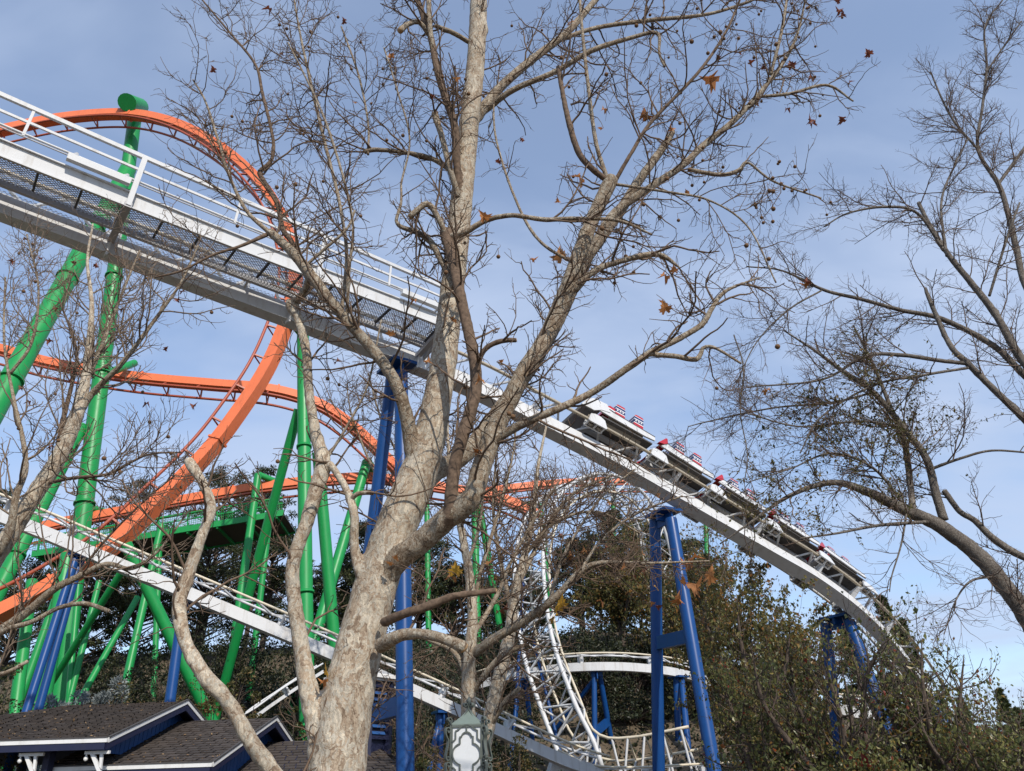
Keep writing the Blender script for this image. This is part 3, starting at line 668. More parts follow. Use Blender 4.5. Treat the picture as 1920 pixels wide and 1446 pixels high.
blue('right blue trestle under the arching white track', (1118, 1258, 44.8), [((1114, 1260, 44.8), (1115, 1390, 44.6), 10), ((1124, 1262, 45), (1142, 1365, 46), 10), ((1114, 1275, 44.9), (1052, 1355, 47), 9)], back_path, [((0, 0.62), (1, 0.62), 0.4)], (0.9, 0.8))
blue('blue legs under the arching track to the right of the tall blue pair', (1272, 1270, 46), [((1268, 1272, 46), (1270, 1330, 46), 12), ((1278, 1272, 46), (1284, 1335, 45), 11)], back_path, (), (0.9, 0.8))
blue('blue stay rising along the left of the lattice loop', (984, 1000, 46.5), [((990, 960, 47), (978, 1150, 45.5), 5), ((1000, 1200, 44.6), (1036, 1350, 43.8), 6)], None, (), None)

# ================================================================== train
def star(cx, cz, r):
    return [(cx + (r if i % 2 == 0 else r * 0.42) * math.sin(i * math.pi / 5), cz + (r if i % 2 == 0 else r * 0.42) * math.cos(i * math.pi / 5)) for i in range(10)]
CL = 2.62
def seat_profile(z0, z1, lean=0.10):
    """slice of the rounded seat outline between two heights"""
    def half(z):
        u = z; back = lean * u; r = max(0.0, u - 0.52)
        c = 0.10 - math.sqrt(max(0.0, 0.0100 - min(0.10, r) ** 2)) if r > 0 else 0.0
        return 0.02 + back + c, 0.44 + back - c * 0.5
    zs = np.linspace(z0, z1, 6); L = [(half(z)[0], z) for z in zs]; Rr = [(half(z)[1], z) for z in zs][::-1]
    return L + Rr
def car_meshes():
    H = {}
    m = MB()
    m.prism([(0.05, 0.46), (0.34, 0.76), (0.60, 0.70), (2.20, 0.64), (2.52, 0.62), (2.52, 0.46), (2.1, 0.42), (0.5, 0.44)], 1, -0.86, -0.80)
    H['side_panel'] = [m.mesh('side_panel', M_WHITE)]
    m = MB().prism([(0.05, 0.46), (0.34, 0.76), (0.60, 0.70), (2.20, 0.64), (2.52, 0.62), (2.52, 0.46), (2.1, 0.42), (0.5, 0.44)], 1, 0.80, 0.86)
    H['side_panel'].append(m.mesh('side_panel', M_WHITE))
    H['floor_pan'] = [MB().box((0.2, -0.78, 0.30), (2.45, 0.78, 0.36)).mesh('floor_pan', M_DARK)]
    H['under_tray'] = [MB().prism([(-0.80, 0.50), (-0.76, 0.50), (-0.50, 0.20), (-0.54, 0.20)], 0, 0.5, 2.05).mesh('under_tray', M_TAN)]
    H['axle_beam'] = [MB().box((-0.1, -0.6, 0.12), (0.1, 0.6, 0.26)).box((0.1, -0.09, 0.14), (2.5, 0.09, 0.28)).mesh('axle_beam', M_GREY)]
    H['top_trim'] = [MB().prism([(0.34, 0.763), (0.60, 0.703), (2.52, 0.625), (2.52, 0.655), (0.60, 0.735), (0.34, 0.795)], 1, -0.87, -0.79).mesh('top_trim', M_DARK)]
    return H
CAR = car_meshes()
seat_me = {}
for nm, z0, z1, mt in (('seat_shell', 0.0, 0.27, M_RED), ('stripe', 0.27, 0.30, M_TRIM), ('stripe', 0.30, 0.42, M_STRIPE), ('stripe', 0.42, 0.45, M_TRIM), ('stripe', 0.45, 0.53, M_STRIPE), ('stripe', 0.53, 0.55, M_TRIM), ('headrest', 0.55, 0.62, M_RED)):
    seat_me[(nm, z0)] = MB().prism([(x, z * 1.22) for x, z in seat_profile(z0, z1)], 1, -0.74, 0.74).mesh(nm, mt)
mst = MB()
for cx in (0.13, 0.26, 0.38): mst.prism(star(cx, 0.44, 0.055), 1, -0.752, -0.742)
star_me = mst.mesh('stars', M_TRIM)
mb = MB()
for x in (0.06, 0.17, 0.28, 0.39): mb.prism(star(x, 0.13, 0.02), 1, -0.752, -0.742)
bolt_me = mb.mesh('rivets', M_TRIM)
nose_me = MB().prism([(-0.02, 0.66), (0.34, 1.12), (0.41, 1.12), (0.42, 0.80), (0.34, 0.77)], 1, -0.80, -0.68).prism([(0.10, 0.70), (0.34, 1.02), (0.40, 1.02), (0.40, 0.74)], 1, -0.68, 0.68).prism([(-0.02, 0.66), (0.34, 1.12), (0.41, 1.12), (0.42, 0.80), (0.34, 0.77)], 1, 0.68, 0.80).mesh('nose_fin', M_RED)
bog = MB()
for yy in (-0.80, -0.52): bog.prism([(-0.40, -0.16), (-0.30, 0.16), (-0.12, 0.24), (0.12, 0.24), (0.30, 0.16), (0.40, -0.16), (0.34, -0.20), (-0.34, -0.20)], 1, yy, yy + 0.05)
for x in (-0.34, 0.0, 0.32): bog.box((x - 0.03, -0.75, -0.19), (x + 0.03, -0.52, -0.13))
bogie_me = bog.mesh('bogie_frame', M_WHITE)
wh = MB()
wheel_me = MB().tube([(0, -0.035, 0), (0, 0.035, 0)], 0.11, 14).mesh('wheel', M_TAN, smooth_shade=False)
def car(label, d, first=False, last=False):
    T, S, U = main_path.frame(d); O = main_path.at(d)
    X = Matrix.Identity(4)
    for i in range(3): X[i][0] = T[i]; X[i][1] = -S[i]; X[i][2] = U[i]; X[i][3] = O[i]
    t = thing('coaster_car', label, 'coaster car', O, 'cars of the white coaster train')
    add = lambda nm, me, par=t, loc=(0, 0, 0), **k: obj(nm, me, par, X @ Matrix.Translation(loc), **k)
    for nm, ms in CAR.items():
        for me in ms: add(nm, me)
    for sx in (0.78, 1.62):
        base = add('seat', seat_me[('seat_shell', 0.0)], t, (sx, 0, 0.64))
        for (nm, z0), me in seat_me.items():
            if z0 > 0: add(nm, me, base, (sx, 0, 0.64))
        add('stars', star_me, base, (sx, 0, 0.64)); add('rivets', bolt_me, base, (sx, 0, 0.64))
    if not first: add('nose_fin', nose_me)
    for bx in (0.02,) + ((2.5,) if last else ()):
        for flip in (0, 1):
            R = Matrix.Rotation(math.pi, 4, 'Z') if flip else Matrix.Identity(4)
            fr = obj('bogie', bogie_me, t, X @ Matrix.Translation((bx, 0, 0)) @ R)
            for wx, wz, wy in ((-0.22, 0.15, -0.64), (0.22, 0.15, -0.64), (-0.18, -0.13, -0.64), (0.18, -0.13, -0.64)):
                obj('wheel', wheel_me, fr, X @ Matrix.Translation((bx, 0, 0)) @ R @ Matrix.Translation((wx, wy, wz)))
    if first:
        h = MB().prism([(-0.75, 0.28), (-0.55, 0.62), (-0.25, 0.86), (0.34, 0.92), (0.34, 0.86), (-0.2, 0.80), (-0.48, 0.58), (-0.66, 0.28)], 1, -0.84, 0.84)
        add('rear_cowl', h.mesh('rear_cowl', M_GREY))
        h = MB().prism([(-0.75, 0.28), (-0.55, 0.62), (-0.25, 0.86), (0.34, 0.92), (0.5, 0.6), (0.1, 0.50), (-0.2, 0.30)], 1, -0.88, -0.845)
        add('cowl_side', h.mesh('cowl_side', M_WHITE))
        prof = [(0.42, 0.84), (0.50, 1.08), (0.62, 1.16), (0.96, 1.12), (0.98, 1.02), (0.98, 0.80)]
        hood = add('hood', MB().prism(prof, 1, -0.70, 0.70).mesh('hood', M_RED))
        add('stripe', MB().prism([(0.50, 0.98), (0.98, 0.94), (0.98, 0.99), (0.50, 1.03)], 1, -0.712, -0.702).mesh('stripe', M_TRIM), hood)
        add('stripe', MB().prism([(0.50, 0.84), (0.98, 0.80), (0.98, 0.94), (0.50, 0.98)], 1, -0.711, -0.7015).mesh('stripe', M_STRIPE), hood)
        add('star', MB().prism(star(0.76, 0.89, 0.06), 1, -0.722, -0.712).mesh('star', M_TRIM), hood)
    return t
d1 = dm(1072, 800)
for i, lab in enumerate(('hindmost white coaster car with a grey rounded cowl and striped red hood', 'second coaster car from the grey cowl, two striped seats showing', 'third coaster car from the grey cowl, partly behind bare twigs', 'fourth coaster car from the grey cowl, half lost in leaves', 'fifth coaster car from the grey cowl, lowest on the track')):
    car(lab, d1 + 0.55 + i * (CL + 0.12), i == 0, i == 4)
# ================================================================== shingled pavilions
def shingle_mat():
    m, nt, b, o = new_mat('asphalt_shingles')
    g_ = nt.nodes.new('ShaderNodeNewGeometry')
    c = ramp(nt, g_.outputs['Random Per Island'], [(0.0, (0.034, 0.029, 0.028)), (0.5, (0.056, 0.048, 0.045)), (1.0, (0.088, 0.074, 0.068))])
    n = N(nt, 'ShaderNodeTexNoise', Scale=1.0, Detail=6.0, Roughness=0.7); nt.links.new(position(nt, (60, 60, 60)), n.inputs['Vector'])
    n2 = N(nt, 'ShaderNodeTexNoise', Scale=0.8, Detail=4.0); nt.links.new(position(nt, (1, 1, 1)), n2.inputs['Vector'])
    c = mixc(nt, 0.5, c, ramp(nt, n.outputs[0], [(0.3, (0.02, 0.018, 0.017)), (0.75, (0.13, 0.11, 0.10))]), 'MIX')
    f = N(nt, 'ShaderNodeMapRange'); nt.links.new(n2.outputs[0], f.inputs[0]); f.inputs[1].default_value = 0.5; f.inputs[2].default_value = 0.8; f.inputs[4].default_value = 0.35
    nt.links.new(mixc(nt, f.outputs[0], c, (0.12, 0.085, 0.06)), b.inputs['Base Color'])
    b.inputs['Roughness'].default_value = 0.95; b.inputs['Specular IOR Level'].default_value = 0.2
    return m
M_SHINGLE = shingle_mat()
def quad_shingles(c00, c10, c01, c11, course=0.19, width=0.31):
    """shingles on a roof plane: c00>c10 along the eave, c01>c11 along the ridge"""
    c00, c10, c01, c11 = (np.asarray(c, float) for c in (c00, c10, c01, c11))
    nrmv = nrm(np.cross(c10 - c00, c01 - c00)); nrmv = nrmv if nrmv[2] > 0 else -nrmv
    rows = int(np.linalg.norm(c01 - c00) / course); V = []; F = []
    for r in range(rows):
        v0, v1 = r / rows, min(1.0, (r + 1.25) / rows)
        a, b = c00 + (c01 - c00) * v0, c10 + (c11 - c10) * v0
        a2, b2 = c00 + (c01 - c00) * v1, c10 + (c11 - c10) * v1
        n = max(1, int(np.linalg.norm(b - a) / width)); off = (0.5 if r % 2 else 0.0) + random.uniform(-0.12, 0.12)
        es = np.clip(np.concatenate([[0], (np.arange(1, n) + off) / n, [1]]), 0, 1)
        for i in range(len(es) - 1):
            if es[i + 1] - es[i] < 0.2 / n: continue
            e0, e1 = es[i] + 0.045 / n, es[i + 1] - 0.045 / n
            t = 0.030 + random.uniform(-0.008, 0.014)
            p = [a + (b - a) * e0, a + (b - a) * e1, a2 + (b2 - a2) * e1, a2 + (b2 - a2) * e0]
            top = [p[0] + nrmv * t, p[1] + nrmv * t, p[2] + nrmv * 0.004, p[3] + nrmv * 0.004]
            k = len(V); V += p[:2] + top
            F += [(k + 2, k + 3, k + 4, k + 5), (k, k + 1, k + 3, k + 2)]
    return V, F
ROOFS = []
def pavilion(label, corner, peak, left, hip, slope_rows=0.16, brackets=()):
    """gable roof whose right end faces right: corner = front eave corner, peak = ridge end, left = how far the roof runs left"""
    A = np.asarray(corner, float); K = np.asarray(peak, float)
    run = K - A; back = np.array([run[0], run[1], 0]) * 2; B = A + back
    e = nrm(np.array([-1.0, 0.03, 0])) * left
    AL, BL, KL = A + e, B + e, K + e
    if hip: KL = K + nrm(e) * hip
    t = thing('shingle_roof', label, 'roof', ((A + B + e) / 2)[:2].tolist() + [float(A[2])])
    dn = np.array([0, 0, -0.10])
    m = MB(); pts = [A, K, B, AL, KL, BL]
    top = [p + np.array([0, 0, 0]) for p in pts]; bot = [p + dn for p in pts]
    m.add(top + bot, [(0, 1, 4, 3), (1, 2, 5, 4), (3, 4, 10, 9), (0, 3, 9, 6), (6, 7, 1, 0), (7, 8, 2, 1), (9, 10, 7, 6), (10, 11, 8, 7), (4, 5, 11, 10), (2, 8, 11, 5), (3, 4, 5), (9, 11, 10)])
    obj('roof_deck', m.mesh('roof_deck', M_NAVY), t)
    V, F = quad_shingles(AL, A, KL, K); V2, F2 = quad_shingles(B, BL, K, KL)
    V = np.array(V); V2 = np.array(V2) if len(V2) else np.zeros((0, 3))
    F = np.vstack([np.array(F), np.array(F2) + len(V)]); V = np.vstack([V, V2]) + np.array([0, 0, 0.004])
    obj('shingles', np_mesh('shingles', V, F, M_SHINGLE), t, kind='stuff')
    ROOFS.append((t, AL, A, KL, K))
    # fascia and rakes: white board over a navy one
    out = np.array([0.0, -0.03, 0]); ro = np.array([0.035, 0, 0]); up = np.array([0, 0, 1.0])
    bar('fascia', AL + out + dn * 0.2, A + out + dn * 0.2 + ro, 0.05, 0.10, M_TRIM, t)
    bar('fascia_under_board', AL + out * 0.4 + dn * 1.5, A + out * 0.4 + dn * 1.5, 0.05, 0.15, M_NAVY, t)
    bar('drip_edge', AL + out * 1.3 + up * 0.04, A + out * 1.3 + up * 0.04 + ro, 0.06, 0.03, M_DARK, t)
    for p, q in ((A, K), (B, K)):
        bar('rake_board', p + ro + dn * 0.2, q + ro + dn * 0.2 + up * 0.02, 0.05, 0.11, M_TRIM, t)
        bar('rake_under_board', p + ro * 0.4 + dn * 1.5, q + ro * 0.4 + dn * 1.5, 0.05, 0.16, M_NAVY, t)
        bar('drip_edge', p + ro * 1.4 + up * 0.045, q + ro * 1.4 + up * 0.06, 0.06, 0.035, M_DARK, t)
    ins = np.array([-0.42, 0, 0])                       # gable wall of vertical boards set back under the rake
    ga, gk, gb = A + run * 0.06 + ins + dn, K + ins + dn, B - run * 0.06 * np.array([1, 1, -1]) + ins + dn
    n = 34
    for i in range(n):
        f0, f1 = i / n, (i + 0.90) / n
        def top_z(f): return ga[2] + (gk[2] - ga[2]) * (1 - abs(2 * f - 1))
        p0, p1 = ga + (gb - ga) * f0, ga + (gb - ga) * f1
        V = [[p0[0], p0[1], A[2] - 0.25], [p1[0], p1[1], A[2] - 0.25], [p1[0], p1[1], top_z(f1)], [p0[0], p0[1], top_z(f0)]]
        V = np.array(V + [[v[0] - 0.04, v[1], v[2]] for v in V])
        mm = MB().add(V, [(0, 1, 2, 3), (4, 7, 6, 5), (0, 4, 5, 1), (1, 5, 6, 2), (2, 6, 7, 3), (3, 7, 4, 0)])
        obj('gable_board', mm.mesh('gable_board', M_LOUVER), t)
    for f in (0.12, 0.9):                                # posts to the ground
        for c, s_ in ((A, 0.5), (B, -0.5)):
            q = c + e * f + np.array([-0.5 if f < .5 else 0.5, s_, -0.1]); g0 = float(ground_z(q[0], q[1]))
            bar('roof_post', (q[0], q[1], g0), q, 0.18, 0.18, M_NAVY, t)
    for bx in brackets:
        c = A + e * bx + np.array([0, 0.12, -0.24])
        m = MB(); X = lambda V: V + c
        m.box((-0.04, 0.0, -0.07), (0.55, 0.08, 0.0), X).prism([(0.55, -0.62), (0.47, -0.62), (0.10, -0.07), (0.20, -0.07)], 1, 0.0, 0.08, X).prism([(0.33, -0.07), (0.40, -0.07), (0.44, -0.40), (0.38, -0.34)], 1, 0.01, 0.07, X)
        bo = obj('eave_bracket', m.mesh('eave_bracket', M_TRIM), t)
        ball = MB().tube([(0, 0.04, -0.07), (0, 0.04, -0.11), (0, 0.04, -0.15), (0, 0.04, -0.19), (0, 0.04, -0.22)], [0.02, 0.022, 0.05, 0.05, 0.015], 10)
        obj('drop_knob', np_mesh('drop_knob', np.vstack(ball.v) + c, [np.array([f for f in ball.f if len(f) == 4])], M_TRIM, True), bo)
    return t
pavilion('dark shingle roof with white eaves at the left edge, farther back', P(200, 1386, 20.0), P(349, 1316, 23.6), 9.0, 3.3, brackets=(0.055, 0.235))
pavilion('middle shingle roof with white rake, overlapping the left-edge one', P(396, 1432, 20.6), P(516, 1347, 24.2), 4.2, 0, brackets=())
LITTER = leafmat('fallen_leaf_litter', [(0.0, (0.10, 0.06, 0.03)), (0.6, (0.22, 0.13, 0.06)), (1.0, (0.36, 0.24, 0.12))], 0.2, 0.8)
def litter(parent, c00, c10, c01, c11, n):
    c00, c10, c01, c11 = (np.asarray(c, float) for c in (c00, c10, c01, c11))
    u, v = rng.uniform(0, 1, (n, 1)), rng.uniform(0, 1, (n, 1)) ** 1.5
    C = (c00 * (1 - u) + c10 * u) * (1 - v) + (c01 * (1 - u) + c11 * u) * v + np.array([0, 0, 0.06])
    a = nrm(rng.normal(size=(n, 3)) * np.array([1, 1, 0.3])); b_ = nrm(np.cross(a, np.array([0, -0.3, 1.0]))); s = rng.uniform(0.015, 0.05, (n, 1)); w = s * rng.uniform(0.12, 0.7, (n, 1))
    V = np.stack([C - a * s, C + b_ * w + np.array([0, 0, 0.015]), C + a * s, C - b_ * w], 1).reshape(-1, 3); i = np.arange(n)[:, None] * 4
    obj('leaf_litter', np_mesh('leaf_litter', V, np.hstack([i, i + 1, i + 2, i + 3]), LITTER), parent, kind='stuff')
# third roof with the cupola
A = P(420, 1500, 21.0); K = P(690, 1386, 25.0)
t3 = thing('hipped_roof', 'hipped shingle roof behind the sycamore trunk, carrying the blue cupola', 'roof', (A[0], A[1], A[2]))
KL = P(470, 1388, 25.0); KL[2] = K[2]
zb = K[2] - 1.45
FR = np.array([K[0] + 2.2, K[1] - 3.3, zb]); FL_ = np.array([KL[0] - 0.5, KL[1] - 3.3, zb]); BR = np.array([K[0] + 2.2, K[1] + 3.0, zb]); BL = np.array([KL[0] - 0.5, KL[1] + 3.0, zb])
m = MB(); dn = np.array([0, 0, -0.1])
m.add([FL_, FR, BR, BL, KL, K, FL_ + dn, FR + dn, BR + dn, BL + dn], [(0, 1, 5, 4), (1, 2, 5), (2, 3, 4, 5), (3, 0, 4), (6, 9, 8, 7), (0, 6, 7, 1), (1, 7, 8, 2), (2, 8, 9, 3), (3, 9, 6, 0)])
obj('roof_deck', m.mesh('roof_deck', M_NAVY), t3)
V, F = quad_shingles(FL_, FR, KL, K); V2, F2 = quad_shingles(FR, BR, K - np.array([0.001, 0, 0]), K)
V = np.array(V); F = np.vstack([np.array(F), np.array(F2) + len(V)]); V = np.vstack([V, np.array(V2)]) + np.array([0, 0, 0.004])
obj('shingles', np_mesh('shingles', V, F, M_SHINGLE), t3, kind='stuff')
bar('fascia', FL_ + dn, FR + dn, 0.06, 0.14, M_TRIM, t3); bar('fascia', FR + dn, BR + dn, 0.06, 0.14, M_TRIM, t3)
for q in (FL_, FR, BR, BL):
    c = q + np.array([0.4 if q[0] < K[0] else -0.4, 0.4 if q[1] < K[1] else -0.4, -0.1]); bar('roof_post', (c[0], c[1], 0), c, 0.18, 0.18, M_NAVY, t3)
litter(t3, FL_, FR, KL, K, 120)
for r_, n_ in zip(ROOFS, (260, 160)): litter(*r_, n_)
# cupola
cb = P(672, 1392, 24.6); ctop = P(672, 1284, 24.6)
cu = thing('cupola', 'blue louvred cupola with a white cornice on the shingle roof', 'cupola', (cb[0], cb[1], cb[2] - 0.5))
R8 = 0.95; hz0, hz1 = cb[2] - 0.55, ctop[2]
ang = [math.radians(22.5 + 45 * i + 6) for i in range(8)]
pt8 = lambda i, r, z: np.array([cb[0] + r * math.cos(ang[i % 8]), cb[1] + r * math.sin(ang[i % 8]), z])
for i in range(8):
    a, b = pt8(i, R8, 0), pt8(i + 1, R8, 0)
    bar('corner_post', (a[0], a[1], hz0), (a[0], a[1], hz1), 0.13, 0.13, M_NAVY, cu, nrm(a - np.array([cb[0], cb[1], 0])))
    n_ = nrm((a + b) / 2 - np.array([cb[0], cb[1], 0])); inn = -n_ * 0.06
    back = MB(); V = [a + inn, b + inn]; V = [np.array([v[0], v[1], z]) for z in (hz0, hz1) for v in V]
    back.add(V + [v - n_ * 0.03 for v in V], [(0, 1, 3, 2), (4, 6, 7, 5), (0, 2, 6, 4), (1, 5, 7, 3), (0, 4, 5, 1), (2, 3, 7, 6)])
    obj('wall_panel', back.mesh('wall_panel', M_NAVY), cu)
    s0, s1 = a + (b - a) * 0.16, a + (b - a) * 0.84
    bar('sill', np.array([a[0], a[1], hz0 + 0.62]) , np.array([b[0], b[1], hz0 + 0.62]), 0.08, 0.10, M_NAVY, cu)
    bar('sill', np.array([a[0], a[1], hz1 - 0.10]) , np.array([b[0], b[1], hz1 - 0.10]), 0.08, 0.16, M_NAVY, cu)
    for k in range(7):
        z = hz0 + 0.74 + k * (hz1 - hz0 - 0.98) / 6.5
        bar('louvre', np.array([s0[0], s0[1], z]) - n_ * 0.01, np.array([s1[0], s1[1], z]) - n_ * 0.01, 0.016, 0.10, M_LOUVER, cu, nrm(np.array([0, 0, 1]) - n_ * 0.75))
for r0, z0, z1, mt in ((1.08, hz1, hz1 + 0.07, M_TRIM), (1.20, hz1 + 0.07, hz1 + 0.15, M_TRIM), (1.12, hz1 + 0.15, hz1 + 0.19, M_TRIM)):
    V = [pt8(i, r0, z0) for i in range(8)] + [pt8(i, r0, z1) for i in range(8)]
    mm = MB().add(V, [tuple(range(7, -1, -1)), tuple(range(8, 16))] + [(i, (i + 1) % 8, 8 + (i + 1) % 8, 8 + i) for i in range(8)])
    obj('cornice', mm.mesh('cornice', mt), cu)
V = [pt8(i, 1.08, hz1 + 0.195) for i in range(8)] + [np.array([cb[0], cb[1], hz1 + 0.36])]
obj('cupola_roof', MB().add(V, [(i, (i + 1) % 8, 8) for i in range(8)] + [tuple(range(7, -1, -1))]).mesh('cupola_roof', M_SHINGLE), cu)

# ================================================================== lantern
lc = P(879, 1362, 11.6); sc_ = depth(lc) / FPX       # metres per photo pixel there
W = 55 * sc_ / 2; HL = 150 * sc_
ln = thing('lantern', 'white glass lantern with verdigris iron scrolls and a pointed cap', 'lantern', (lc[0], lc[1], 0))
yaw = Matrix.Rotation(math.radians(-4), 4, 'Z'); LX = Matrix.Translation(Vector(lc.tolist())) @ yaw
for i in range(4):
    R = LX @ Matrix.Rotation(i * math.pi / 2, 4, 'Z')
    pane = obj('glass_pane', MB().box((-W, -W - 0.012, -HL), (W, -W, -0.005)).mesh('glass_pane', M_GLASS), ln, R)
    u = W / 27.5; zc = -48 * u
    arc = lambda cx, cz, r, t0, t1, n=10: [(cx + r * math.cos(math.radians(t0 + (t1 - t0) * k / n)), cz + r * math.sin(math.radians(t0 + (t1 - t0) * k / n))) for k in range(n + 1)]
    rt = arc(8.0, 0, 17.6, -77, 77) + [(12, 28.5), (9.2, 28.5)] + arc(0, 26.5, 9.4, 12, 90, 5)
    lf = [(-x, z) for x, z in rt[::-1]][1:]
    q_in = rt + lf; q_in = q_in + []
    up_ = [p for p in rt if p[1] >= 0]                      # quarter outline, right and up
    full = up_ + [(-x, z) for x, z in up_[::-1]][1:] + [(-x, -z) for x, z in up_][1:] + [(x, -z) for x, z in up_[::-1]][1:-1]
    inner = [(x * u, -W - 0.014, zc + z * u) for x, z in full]
    o_half = [(27.0, 20.0), (23.5, 22.0), (20.0, 25.0), (20.0, 38.8), (17.6, 38.8), (17.0, 40.0)] + arc(0, 31, 17.0, 38, 90, 6)
    o_full = o_half + [(-x, z) for x, z in o_half[::-1]][1:]
    def strip(q, wd, closed=True):
        q = np.array(q, float); n = len(q); T = nrm(np.roll(q, -1, 0) - np.roll(q, 1, 0)) if closed else nrm(np.gradient(q, axis=0))
        nn = np.stack([-T[:, 2], 0 * T[:, 0], T[:, 0]], -1) * wd / 2; dy = np.array([0, -0.022, 0])
        V = np.vstack([q - nn, q + nn, q - nn + dy, q + nn + dy]); F = []
        for k in range(n if closed else n - 1):
            j = (k + 1) % n; F += [(2 * n + k, 2 * n + j, 3 * n + j, 3 * n + k), (k, j, 2 * n + j, 2 * n + k), (n + k, 3 * n + k, 3 * n + j, n + j)]
        return MB().add(V, F)
    obj('tracery', strip(inner, 2.6 * u).mesh('tracery', M_IRON), pane, R)
    for sg_ in (1, -1):
        obj('tracery', strip([(x * u, -W - 0.014, zc + sg_ * z * u) for x, z in o_full], 2.3 * u, False).mesh('tracery', M_IRON), pane, R)
        obj('tracery', MB().box((-1.1 * u, -W - 0.034, zc + min(sg_ * 36 * u, sg_ * 48 * u)), (1.1 * u, -W - 0.013, zc + max(sg_ * 36 * u, sg_ * 48 * u))).mesh('tracery', M_IRON), pane, R)
    obj('frame_post', MB().box((-W - 0.025, -W - 0.025, -HL), (-W + 0.015, -W + 0.015, 0)).mesh('frame_post', M_IRON), ln, R)
    obj('frame_rail', MB().box((-W, -W - 0.03, -0.03), (W, -W + 0.01, 0.0)).box((-W, -W - 0.03, -HL - 0.03), (W, -W + 0.01, -HL)).mesh('frame_rail', M_IRON), ln, R)
    # S scrolls standing out from the corners
    def scroll(pts, wd=0.045, th=0.014):
        q = catmull(np.array(pts, float), 0.012); T = nrm(np.gradient(q, axis=0)); nn = np.stack([-T[:, 2], 0 * T[:, 0], T[:, 0]], -1) * th / 2
        y = np.array([0, wd / 2, 0]); V = np.stack([q - nn - y, q + nn - y, q + nn + y, q - nn + y], 1).reshape(-1, 3); n = len(q)
        F = [(4 * k + j, 4 * k + (j + 1) % 4, 4 * k + 4 + (j + 1) % 4, 4 * k + 4 + j) for k in range(n - 1) for j in range(4)] + [(3, 2, 1, 0), (4 * n - 4, 4 * n - 3, 4 * n - 2, 4 * n - 1)]
        return MB().add(V, F)
    def spiral(cx, cz, r, a0, turns, sgn):
        k = np.linspace(0, 1, 14); a = a0 + sgn * turns * 2 * math.pi * (1 - k); rr = r * (0.25 + 0.75 * k)
        return [(cx + rr[i] * math.cos(a[i]), 0, cz + rr[i] * math.sin(a[i])) for i in range(14)]
    RC = LX @ Matrix.Rotation(i * math.pi / 2 + math.pi / 4, 4, 'Z'); D = W * 1.414
    u = W / 27.5                                         # one photo pixel at the lantern
    s1 = spiral(D + 9 * u, -9 * u, 6 * u, 0.2, 1.0, 1) + [(D + 14.5 * u, 0, -16 * u), (D + 9 * u, 0, -26 * u), (D + 11 * u, 0, -40 * u), (D + 14 * u, 0, -50 * u)] + spiral(D + 9 * u, -54 * u, 5 * u, 0.3, 1.0, -1)[::-1]
    s2 = spiral(D + 8 * u, -66 * u, 5.5 * u, 0.2, 1.0, 1) + [(D + 13 * u, 0, -74 * u), (D + 12 * u, 0, -92 * u), (D + 5 * u, 0, -112 * u), (D + 2 * u, 0, -130 * u)]
    s0 = spiral(D + 7 * u, 9 * u, 5 * u, 3.4, 1.0, -1) + [(D + 3 * u, 0, 2 * u), (D - 2 * u, 0, -3 * u)]
    for s_ in (s1, s2, s0): obj('scroll', scroll(s_).mesh('scroll', M_IRON), ln, RC)
    tip = spiral(9 * u, 36 * u, 4.5 * u, math.pi, 1.0, -1) + [(3.2 * u, 0, 34 * u), (3.0 * u, 0, 29 * u), (8 * u, 0, 22 * u), (18 * u, 0, 13 * u), (30 * u, 0, 4 * u), (D + 3 * u, 0, -1 * u)]
    obj('cap_scroll', scroll(tip, 0.04).mesh('cap_scroll', M_IRON), ln, RC)
u = W / 27.5
prof = [(29.5, 0), (29.5, 2), (21, 9), (13, 16), (7, 22), (3, 27), (0.5, 32)]
m = MB(); V = [(sx * r * u, sy * r * u, z * u) for r, z in prof for sx, sy in ((-1, -1), (1, -1), (1, 1), (-1, 1))]
F = [(4 * k + j, 4 * k + (j + 1) % 4, 4 * k + 4 + (j + 1) % 4, 4 * k + 4 + j) for k in range(len(prof) - 1) for j in range(4)] + [(3, 2, 1, 0), tuple(range(len(V) - 4, len(V)))]
obj('cap', m.add(V, F).mesh('cap', M_COPPER), ln, LX)
fin = MB().tube([(0, 0, z * u) for z in (30, 34, 37, 41, 45, 49, 52)], [0.7 * u, 1.5 * u, 1.2 * u, 3.6 * u, 4.2 * u, 2.2 * u, 0.2 * u], 8)
obj('finial', fin.mesh('finial', M_IRON, smooth_shade=True), ln, LX)
obj('base', MB().box((-W * 1.1, -W * 1.1, -HL - 0.09), (W * 1.1, W * 1.1, -HL - 0.03)).mesh('base', M_IRON), ln, LX)
obj('pillar', MB().box((lc[0] - 0.3, lc[1] - 0.3, 0), (lc[0] + 0.3, lc[1] + 0.3, lc[2] - HL - 0.09)).mesh('pillar', M_CONC), ln)
